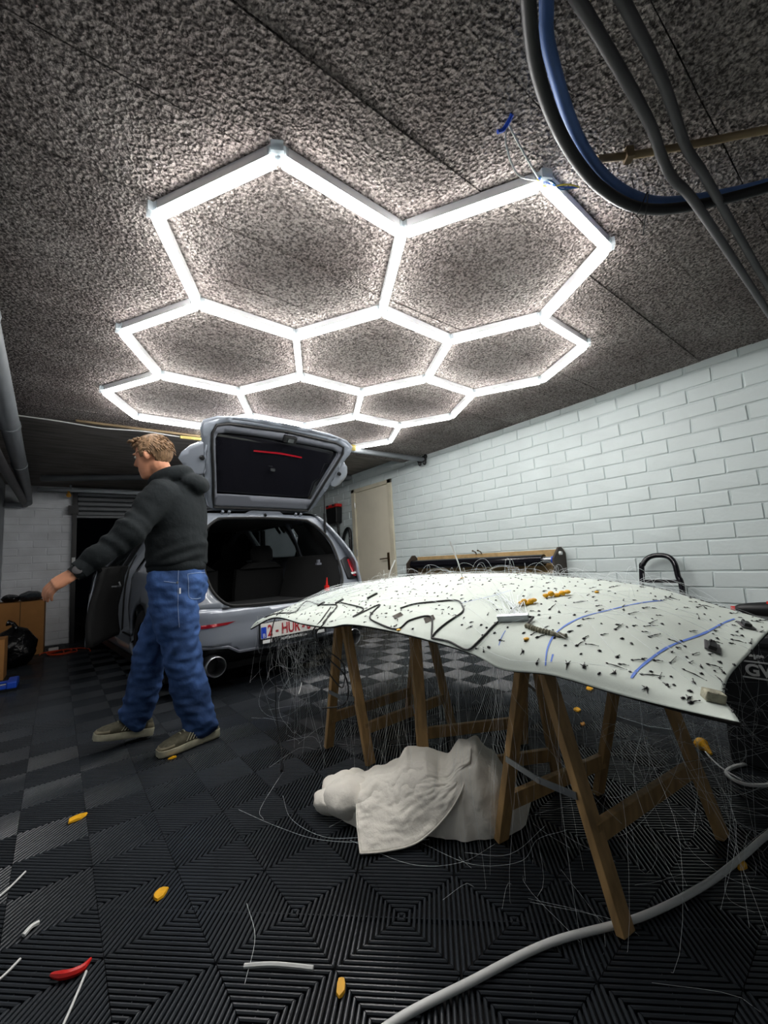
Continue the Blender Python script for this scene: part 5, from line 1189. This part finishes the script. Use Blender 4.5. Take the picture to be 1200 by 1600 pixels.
for k in range(26): pts.append((0.02+0.16*math.cos(k*0.9)*(1-k/60)-0.006*k+rnd.gauss(0, .02), 6.72+0.22*math.sin(k*0.9)*(1-k/60)+rnd.gauss(0, .03), 0.008+0.002*k/3))
tag(build(MB().tube(catmull(pts, 4), 0.006, 6), 'extension_cord', M['orange'], smooth=True), 'tangled orange extension cord on the floor by the boxes', 'cord')
tag(build(MB().box((-0.13, 6.92, 0.03), (0.10, 0.06, 0.05)), 'cord_socket', M['white'], bevel=0.006), 'small white socket block beside the orange cord', 'socket')
bt = thing('clamp', 'bright blue plastic clamp on the floor at the left edge', 'clamp', (-0.45, 5.05, 0))
build(MB().span((-0.62, 5.12, 0.02), (-0.34, 5.16, 0.05)).span((-0.62, 4.92, 0.02), (-0.34, 4.96, 0.05)), 'jaw', M['blue'], bt, bevel=0.005)
build(MB().box((-0.37, 5.04, 0.045), (0.07, 0.26, 0.06)), 'grip', M['blue'], bt, bevel=0.01)
build(MB().tube([(-0.62, 5.04, 0.035), (-0.36, 5.04, 0.04)], 0.008, 8), 'bar', M['steel'], bt, True)
build(MB().span((-0.66, 4.9, 0.0), (-0.33, 5.18, 0.02)), 'base', M['black'], bt)
# ------------------------------------------------------------------ the person walking past the car
FD = Vector((-0.8, 0.6, 0)); LD = Vector((-0.6, -0.8, 0)); UP = Vector((0, 0, 1)); PC = Vector((0.495, 2.60, 0))
def bake(mb, name, m, parent, voxel, smooth_it=6, disp=None):
    me = bpy.data.meshes.new('tmp'); me.from_pydata([tuple(v) for v in mb.v], [], mb.f)
    bm = bmesh.new(); bm.from_mesh(me); bmesh.ops.recalc_face_normals(bm, faces=bm.faces); bm.to_mesh(me); bm.free()
    o = bpy.data.objects.new('tmp', me); COL.objects.link(o)
    r = o.modifiers.new('r', 'REMESH'); r.mode = 'VOXEL'; r.voxel_size = voxel; r.use_smooth_shade = True
    if smooth_it:
        s = o.modifiers.new('s', 'SMOOTH'); s.iterations = smooth_it; s.factor = 0.5
    dg = bpy.context.evaluated_depsgraph_get(); dg.update(); res = bpy.data.meshes.new_from_object(o.evaluated_get(dg))
    bpy.data.objects.remove(o); bpy.data.meshes.remove(me)
    if disp:
        co = [v.co.copy() for v in res.vertices]; no = [v.normal.copy() for v in res.vertices]
        for v, c, n in zip(res.vertices, co, no): v.co = c+n*disp(c)
    res.polygons.foreach_set('use_smooth', [True]*len(res.polygons)); res.materials.clear(); res.materials.append(m); res.name = name; res.update()
    bvh = BVHTree.FromPolygons([v.co.copy() for v in res.vertices], [tuple(p.vertices) for p in res.polygons])
    o0 = OFF[parent.name] if parent else Vector((0, 0, 0)); res.transform(Matrix.Translation(-o0))
    ob = bpy.data.objects.new(name, res); finish(ob, parent); OFF[ob.name] = o0
    return ob, bvh
def ering(c, a, b, x=LD, y=FD, n=22, p=2.3):
    out = []
    for j in range(n):
        t = 2*PI*j/n; ct, st = math.cos(t), math.sin(t)
        out.append(Vector(c)+x*(a*abs(ct)**(2/p)*(1 if ct > 0 else -1))+y*(b*abs(st)**(2/p)*(1 if st > 0 else -1)))
    return out
def limb(mb, pts, rs, n=14, per=5):
    q = catmull(pts, per); k = len(pts); rr = []
    for i in range(len(q)):
        s = i/per; a = min(k-2, int(s)); t = s-a; rr.append(rs[a]+(rs[a+1]-rs[a])*t)
    mb.tube(q, rr, n)
    mb.ell(q[0], (rr[0]*0.98,)*3, nu=12, nv=8); mb.ell(q[-1], (rr[-1]*0.98,)*3, nu=12, nv=8)
pe = thing('person', 'person in a black hoodie and blue jeans striding past the open car', 'person', (PC.x, PC.y, 0))
SH_N, EL_N, WR_N = Vector((0.385, 2.455, 1.355)), Vector((0.235, 2.385, 1.145)), Vector((0.035, 2.365, 0.972))
SH_F, EL_F, WR_F = Vector((0.60, 2.745, 1.355)), Vector((0.625, 2.79, 1.08)), Vector((0.52, 2.80, 0.87))
HIP_N, KN_N, AN_N = Vector((0.445, 2.54, 0.90)), Vector((0.505, 2.53, 0.50)), Vector((0.605, 2.545, 0.09))
HIP_F, KN_F, AN_F = Vector((0.53, 2.67, 0.90)), Vector((0.395, 2.76, 0.50)), Vector((0.325, 2.83, 0.115))
fh = Vector((-0.76, 0.63, -0.16)).normalized(); lh = UP.cross(fh).normalized(); uh = fh.cross(lh).normalized(); HC = Vector((0.368, 2.58, 1.598))
RH = Matrix((fh, lh, uh)).transposed()
def H(f, l, u): return HC+fh*f+lh*l+uh*u
def hand(mb, w, d, side, pn):
    """w wrist, d direction of the hand, side towards the thumb, pn out of the back of the hand"""
    d = d.normalized(); side = (side-d*side.dot(d)).normalized(); pn0 = pn; pn = d.cross(side).normalized(); pn = pn if pn.dot(pn0) > 0 else -pn
    rings = []
    for s, a, b in ((-0.03, 0.027, 0.023), (0.0, 0.031, 0.024), (0.03, 0.042, 0.021), (0.065, 0.047, 0.019), (0.09, 0.045, 0.016)):
        rings.append(ering(w+d*s, a, b, side, pn, 16, 2.6))
    mb.loft(rings)
    for k, (off, L, r) in enumerate(((0.033, 0.074, 0.0096), (0.011, 0.082, 0.0098), (-0.011, 0.076, 0.0094), (-0.032, 0.060, 0.0084))):
        b = w+d*0.082+side*off; sp = side*(off*0.25); c1 = -pn*0.012 if True else pn
        cur = 0.75+0.15*k
        p1 = b+(d+sp*3).normalized()*L*0.45-pn*0.006*cur*2; p2 = p1+(d-pn*cur).normalized()*L*0.32; p3 = p2+(d-pn*cur*1.7).normalized()*L*0.26
        limb(mb, [b-d*0.012, p1, p2, p3], [r*1.1, r*1.05, r*0.95, r*0.8], 8, 3)
    b = w+d*0.022+side*0.026; limb(mb, [b, b+(d*0.75+side*0.55-pn*0.25).normalized()*0.036, b+(d*0.95+side*0.25-pn*0.35).normalized()*0.064, b+(d*1.0-pn*0.45).normalized()*0.086], [0.014, 0.0115, 0.0105, 0.0085], 8, 3)
bd = MB()
bd.ell(H(-0.006, 0, 0.025), (0.094, 0.074, 0.092), RH, 20, 14)                 # skull
bd.loft([[H(f, 0, 0)+lh*(wd*math.cos(2*PI*j/16))+fh*(dp*math.sin(2*PI*j/16))+uh*u for j in range(16)] for u, f, wd, dp in ((0.03, 0.030, 0.066, 0.055), (-0.02, 0.030, 0.066, 0.058), (-0.06, 0.030, 0.058, 0.055), (-0.09, 0.036, 0.046, 0.048), (-0.113, 0.046, 0.030, 0.034), (-0.122, 0.052, 0.016, 0.018))])
bd.loft([[H(f, 0, u)+lh*(w_*math.cos(2*PI*j/10))+fh*(dd*math.sin(2*PI*j/10)) for j in range(10)] for u, f, w_, dd in ((0.022, 0.082, 0.009, 0.012), (-0.005, 0.092, 0.011, 0.016), (-0.028, 0.098, 0.016, 0.020), (-0.038, 0.088, 0.015, 0.016))])   # nose
bd.ell(H(0.080, 0, -0.062), (0.012, 0.024, 0.006), RH, 12, 6); bd.ell(H(0.079, 0, -0.074), (0.012, 0.020, 0.007), RH, 12, 6)      # lips
bd.ell(H(0.083, 0.03, 0.022), (0.010, 0.024, 0.006), RH, 10, 6); bd.ell(H(0.083, -0.03, 0.022), (0.010, 0.024, 0.006), RH, 10, 6)  # brows
for s_ in (-1, 1):
    R2 = RH @ Matrix.Rotation(s_*0.35, 3, 'Z'); bd.ell(H(-0.008, s_*0.076, -0.008), (0.019, 0.009, 0.031), R2, 12, 8)
    bd.ell(H(-0.004, s_*0.081, -0.012), (0.010, 0.012, 0.020), R2, 10, 6)
limb(bd, [H(-0.02, 0, -0.05), Vector((0.425, 2.585, 1.49)), Vector((0.47, 2.595, 1.40))], [0.056, 0.055, 0.062], 16)
bd.loft([ering(PC+UP*z, a, b) for z, a, b in ((0.86, 0.12, 0.09), (1.0, 0.125, 0.095), (1.2, 0.15, 0.10), (1.34, 0.15, 0.09), (1.43, 0.08, 0.07))])
for s_, e_, w_ in ((SH_N, EL_N, WR_N), (SH_F, EL_F, WR_F)): limb(bd, [s_, (s_+e_)/2, e_, (e_+w_)/2, w_], [0.05, 0.048, 0.04, 0.04, 0.026])
for h_, k_, a_ in ((HIP_N, KN_N, AN_N), (HIP_F, KN_F, AN_F)): limb(bd, [h_, (h_+k_)/2, k_, (k_+a_)/2, a_], [0.085, 0.075, 0.055, 0.055, 0.04])
hand(bd, WR_N+Vector((-0.012, 0, -0.008)), Vector((-0.74, 0.05, -0.48)), Vector((-0.10, 0.80, 0.45)), Vector((-0.1, -0.5, 0.8)))
hand(bd, WR_F, Vector((-0.2, 0.05, -0.95)), Vector((-0.8, 0.5, 0)), UP)
body, _bv = bake(bd, 'body', M['skin'], pe, 0.0052, 3)
for s_ in (-1, 1): 
    ey = build(MB().ell(H(0.078, s_*0.031, 0.005), (0.010, 0.012, 0.008), RH, 12, 8), 'eye', M['eye'], body, True, 180)
    build(MB().ell(H(0.086, s_*0.031, 0.005), (0.004, 0.005, 0.005), RH, 8, 6), 'iris', M['black'], ey, True, 180)
# hair
hb = MB()
def hair_ok(f, u, l):
    if f > 0.035: return u > 0.058
    if f > -0.005: return u > 0.020 - (0.03 if abs(l) > 0.05 and f < 0.03 else 0)
    if f > -0.04: return u > -0.012
    return u > -0.062
nu_, nv_ = 60, 40; vs_ = []; fs = []; loc = []
for i in range(nv_+1):
    a = -PI/2+PI*i/nv_
    for j in range(nu_):
        t = 2*PI*j/nu_; f, l, u = 0.106*math.cos(a)*math.cos(t)-0.008, 0.084*math.cos(a)*math.sin(t), 0.101*math.sin(a)+0.027
        if u < 0: f *= 1+0.55*u; l *= 1+0.9*u
        k = 1+0.035*noise.noise(Vector((f*40, l*40, u*14)))+0.02*noise.noise(Vector((f*120, l*120, u*30)))
        loc.append((f, l, u)); vs_.append(H(f*k, l*k, u*k))
for i in range(nv_):
    for j in range(nu_):
        q = (i*nu_+j, i*nu_+(j+1) % nu_, (i+1)*nu_+(j+1) % nu_, (i+1)*nu_+j); c = [sum(loc[w_][d] for w_ in q)/4 for d in range(3)]
        if hair_ok(c[0], c[2], c[1]): fs.append(q)
hb.add(vs_, fs)
hair = build(hb, 'hair', M['hair'], body, True, 180); solidify(hair, 0.022, -1)
rnd = random.Random(8); tf = MB()
for k in range(60):                                                          # swept fringe and crown tufts
    l = rnd.uniform(-0.055, 0.06); f0 = rnd.uniform(0.02, 0.075); a = H(f0, l, 0.100-0.35*max(0, f0-0.03)); L = rnd.uniform(0.02, 0.042)
    tf.tube([a, a+fh*L*0.55+uh*0.010+lh*l*0.05, a+fh*L*1.05+uh*rnd.uniform(-0.006, 0.010)], [0.009, 0.007, 0.001], 5)
for k in range(320):
    a = rnd.uniform(-0.2, 1.3); t = rnd.uniform(0, 6.28); f, l, u = 0.106*math.cos(a)*math.cos(t)-0.008, 0.084*math.cos(a)*math.sin(t), 0.101*math.sin(a)+0.027
    if not hair_ok(f, u-0.01, l): continue
    p = H(f*0.99, l*0.99, u*0.99); d = (fh*0.6+uh*-0.5*(1-u*6)+fh*(-0.9 if f < -0.02 else 0)).normalized(); tf.tube([p, p+d*0.012+uh*0.002, p+d*0.026], [0.0045, 0.004, 0.0006], 4)
build(tf, 'hair_tufts', M['hair'], hair, True, 180)
# hoodie
hd_ = MB()
hd_.loft([ering(PC+UP*z+FD*df, a, b, n=26) for z, a, b, df in ((0.962, 0.150, 0.118, 0.0), (0.985, 0.182, 0.148, 0.0), (1.06, 0.186, 0.152, 0.0), (1.16, 0.192, 0.150, 0.0), (1.27, 0.206, 0.145, 0.0), (1.35, 0.208, 0.135, 0.0), (1.405, 0.175, 0.118, 0.005), (1.44, 0.125, 0.10, 0.015), (1.465, 0.088, 0.082, 0.03))])
limb(hd_, [SH_N+Vector((0.03, 0.04, 0.0)), SH_N, (SH_N+EL_N)/2, EL_N, (EL_N+WR_N)/2, WR_N*0.93+EL_N*0.07], [0.09, 0.088, 0.076, 0.068, 0.056, 0.043], 16)
limb(hd_, [SH_F+Vector((-0.03, -0.04, 0.0)), SH_F, (SH_F+EL_F)/2, EL_F, (EL_F+WR_F)/2, WR_F*0.93+EL_F*0.07], [0.09, 0.086, 0.074, 0.066, 0.056, 0.043], 16)
NB = Vector((0.455, 2.59, 1.455))
arc_pts = []
for k in range(9):
    a = math.radians(-150+300*k/8+180); arc_pts.append(NB+FD*(0.085*math.cos(a)+0.0)+LD*(0.088*math.sin(a))+UP*(0.02-0.030*math.cos(a)+0.0))
limb(hd_, arc_pts, [0.030, 0.036, 0.042, 0.046, 0.048, 0.046, 0.042, 0.036, 0.030], 12, 4)
hd_.ell(PC-FD*0.105+UP*1.445, (0.075, 0.115, 0.06), Matrix((FD, LD, UP)).transposed(), 16, 10)
hd_.ell(PC-FD*0.135+UP*1.43+LD*0.02, (0.05, 0.08, 0.05), Matrix((FD, LD, UP)).transposed(), 16, 10)
def d_hood(c):
    z = c.z; k = 0.006*noise.noise(c*9)
    arm = max(0.0, min(1.0, (0.40-c.x)/0.15))*(1 if c.y < 2.52 else 0)
    t = (c-SH_N).dot((WR_N-SH_N).normalized())
    k += 0.020*arm*noise.noise(Vector((t*22, (c.z+c.x*0.5)*6, c.y*8)))
    lowt = sm(1.25, 1.0, z)*(1-arm)
    k += 0.022*lowt*noise.noise(Vector((c.x*5, c.y*5, z*22+(c-PC).dot(FD)*8)))
    return k
hoodie, _hv = bake(hd_, 'hoodie', M['hoodie'], pe, 0.0085, 5, d_hood)
build(MB().loft([ering(PC+UP*z, a, b, n=40) for z, a, b in ((0.945, 0.166, 0.133), (0.95, 0.172, 0.139), (0.995, 0.176, 0.142), (1.0, 0.170, 0.136))]), 'hem_band', M['hoodie'], hoodie, True, 60)
wd_ = (EL_N-WR_N).normalized()
build(MB().tube([WR_N+wd_*0.005, WR_N+wd_*0.055], 0.0445, 18), 'cuff', M['hoodie'], hoodie, True, 60)
wt = build(MB().tube([WR_N-wd_*0.022, WR_N+wd_*0.012], 0.0345, 18), 'wristwatch', M['black'], pe, True, 60)
build(MB().lathe([(0.020, 0), (0.020, 0.010), (0.017, 0.012)], WR_N-wd_*0.004+Vector((0.0, -0.030, 0.006)), Vector((0, -0.95, 0.3)), 18), 'watch_case', M['greypipe'], wt, True, 50)
# jeans
jn = MB()
jn.loft([ering(PC+UP*z+FD*df, a, b, n=26) for z, a, b, df in ((0.985, 0.158, 0.125, 0), (0.95, 0.166, 0.135, 0), (0.88, 0.176, 0.140, -0.014), (0.81, 0.172, 0.132, -0.014), (0.76, 0.150, 0.112, -0.006))])
limb(jn, [HIP_N, (HIP_N+KN_N)/2+Vector((0.0, 0, 0)), KN_N, (KN_N+AN_N)/2+Vector((-0.01, 0, 0)), AN_N+Vector((0, 0, 0.015))], [0.118, 0.114, 0.098, 0.092, 0.088], 18)
limb(jn, [HIP_F, (HIP_F+KN_F)/2, KN_F, (KN_F+AN_F)/2, AN_F+Vector((0, 0, 0.03))], [0.115, 0.110, 0.094, 0.088, 0.083], 18)
def d_jean(c):
    k = 0.007*noise.noise(c*8)
    low = sm(0.45, 0.12, c.z); kn = math.exp(-((c.z-0.55)/0.16)**2)
    k += 0.020*low*noise.noise(Vector((c.x*7+c.z*4, c.y*7, c.z*16+c.x*16))) + 0.018*kn*noise.noise(Vector((c.x*9, c.y*9, c.z*14-c.x*20+7))) + 0.008*noise.noise(Vector((c.x*16, c.y*16, c.z*34)))
    k += 0.015*sm(0.68, 0.78, c.z)*sm(0.93, 0.85, c.z)*noise.noise(Vector((c.x*9+c.z*14, c.y*9, c.z*9)))
    return k
jeans, jv = bake(jn, 'jeans', M['jeans'], pe, 0.009, 4, d_jean)
def on_jeans(x, z, out=0.002):
    h = jv.ray_cast(Vector((x, 1.5, z)), Vector((0, 1, 0))); return (h[0]+h[1]*out) if h[0] else None
def stitch(pts, r=0.0016, name='stitching', m=None):
    q = [on_jeans(p.x, p.y) for p in catmull([(x, z, 0) for x, z in pts], 6)]; q = [p for p in q if p]
    if len(q) > 2: build(MB().tube(q, r, 5), name, m or M['stitch'], jeans, True)
stitch([(0.515, 0.925), (0.575, 0.928), (0.635, 0.925)]); stitch([(0.515, 0.925), (0.518, 0.86), (0.522, 0.80), (0.56, 0.785), (0.60, 0.785)]); stitch([(0.40, 0.895), (0.43, 0.888), (0.455, 0.882)])
stitch([(0.47, 0.955), (0.465, 0.88), (0.463, 0.78), (0.47, 0.65)], 0.0012)
p = on_jeans(0.462, 0.884, 0.002)
if p: build(MB().lathe([(0.006, 0), (0.005, 0.004)], p, (0, -1, 0), 10), 'rivet', M['steel'], jeans, True)
p = on_jeans(0.473, 0.84, 0.0025)
if p: build(MB().box(p, (0.008, 0.003, 0.03)), 'tab', M['white'], jeans)
# shoes
def shoe(heel, toe, label):
    heel = Vector(heel); toe = Vector(toe); L = (toe-heel).length; d = (toe-heel).normalized(); s = UP.cross(d).normalized(); u = d.cross(s)
    prof_ = [(0.0, 0.028, 0.055), (0.04, 0.037, 0.088), (0.15, 0.041, 0.108), (0.30, 0.040, 0.116), (0.45, 0.043, 0.105), (0.60, 0.050, 0.088), (0.75, 0.053, 0.073), (0.88, 0.048, 0.062), (0.96, 0.036, 0.050), (1.0, 0.020, 0.036)]
    def ringf(t, w, h, z0): 
        n = 18; out = []
        for j in range(n):
            a = 2*PI*j/n; cx, sz = math.cos(a), math.sin(a)
            out.append(heel+d*(t*L)+s*(w*abs(cx)**0.8*(1 if cx > 0 else -1)*(1-0.25*max(0, sz)**2))+u*(z0+(h-z0)*(0.5+0.5*abs(sz)**0.8*(1 if sz > 0 else -1))))
        return out
    t = build(MB().loft([ringf(q, w, h, 0.02) for q, w, h in prof_]), 'shoe', M['shoe'], pe, True, 70); t['label'] = label
    sb = MB(); sb.loft([[heel+d*(q*L*1.02-0.003)+s*sx*(w+0.005)+u*z for sx, z in ((-0.85, 0.0), (0.85, 0.0), (1.0, 0.012), (0.98, 0.032+0.012*(1-q)), (-0.98, 0.032+0.012*(1-q)), (-1.0, 0.012))] for q, w, h in prof_])
    build(sb, 'sole', M['sole'], t, True, 40)
    build(MB().loft([ringf(q, w*1.03, h*1.02, 0.03) for q, w, h in ((0.80, 0.0525, 0.060), (0.88, 0.048, 0.055), (0.96, 0.037, 0.047), (1.005, 0.021, 0.037))]), 'toe_cap', M['shoetan'], t, True, 70)
    build(MB().loft([ringf(q, w*1.04, h*1.01, 0.03) for q, w, h in ((-0.005, 0.028, 0.058), (0.04, 0.037, 0.084), (0.14, 0.041, 0.09))]), 'heel_counter', M['shoetan'], t, True, 70)
    for k in range(4):
        q = 0.46+0.065*k; h = 0.107-0.115*(q-0.42); c = heel+d*(q*L)+u*(h+0.001)
        build(MB().tube(catmull([c+s*0.024-u*0.008, c+u*0.003, c-s*0.024-u*0.008], 4), 0.0032, 6), 'lace', M['sole'], t, True)
    for k in range(4):
        for sg in (-1, 1):
            q = 0.36+0.055*k; build(MB().tube([heel+d*(q*L)+s*sg*0.0435+u*0.082, heel+d*((q+0.08)*L)+s*sg*(0.049)+u*0.046], 0.0026, 6), 'stripe', M['sole'], t, True)
    return t
shoe((0.690, 2.562, 0.004), (0.385, 2.502, 0.004), 'olive trainer flat on the floor')
shoe((0.400, 2.850, 0.012), (0.125, 2.815, 0.072), 'olive trainer with its toe lifted')
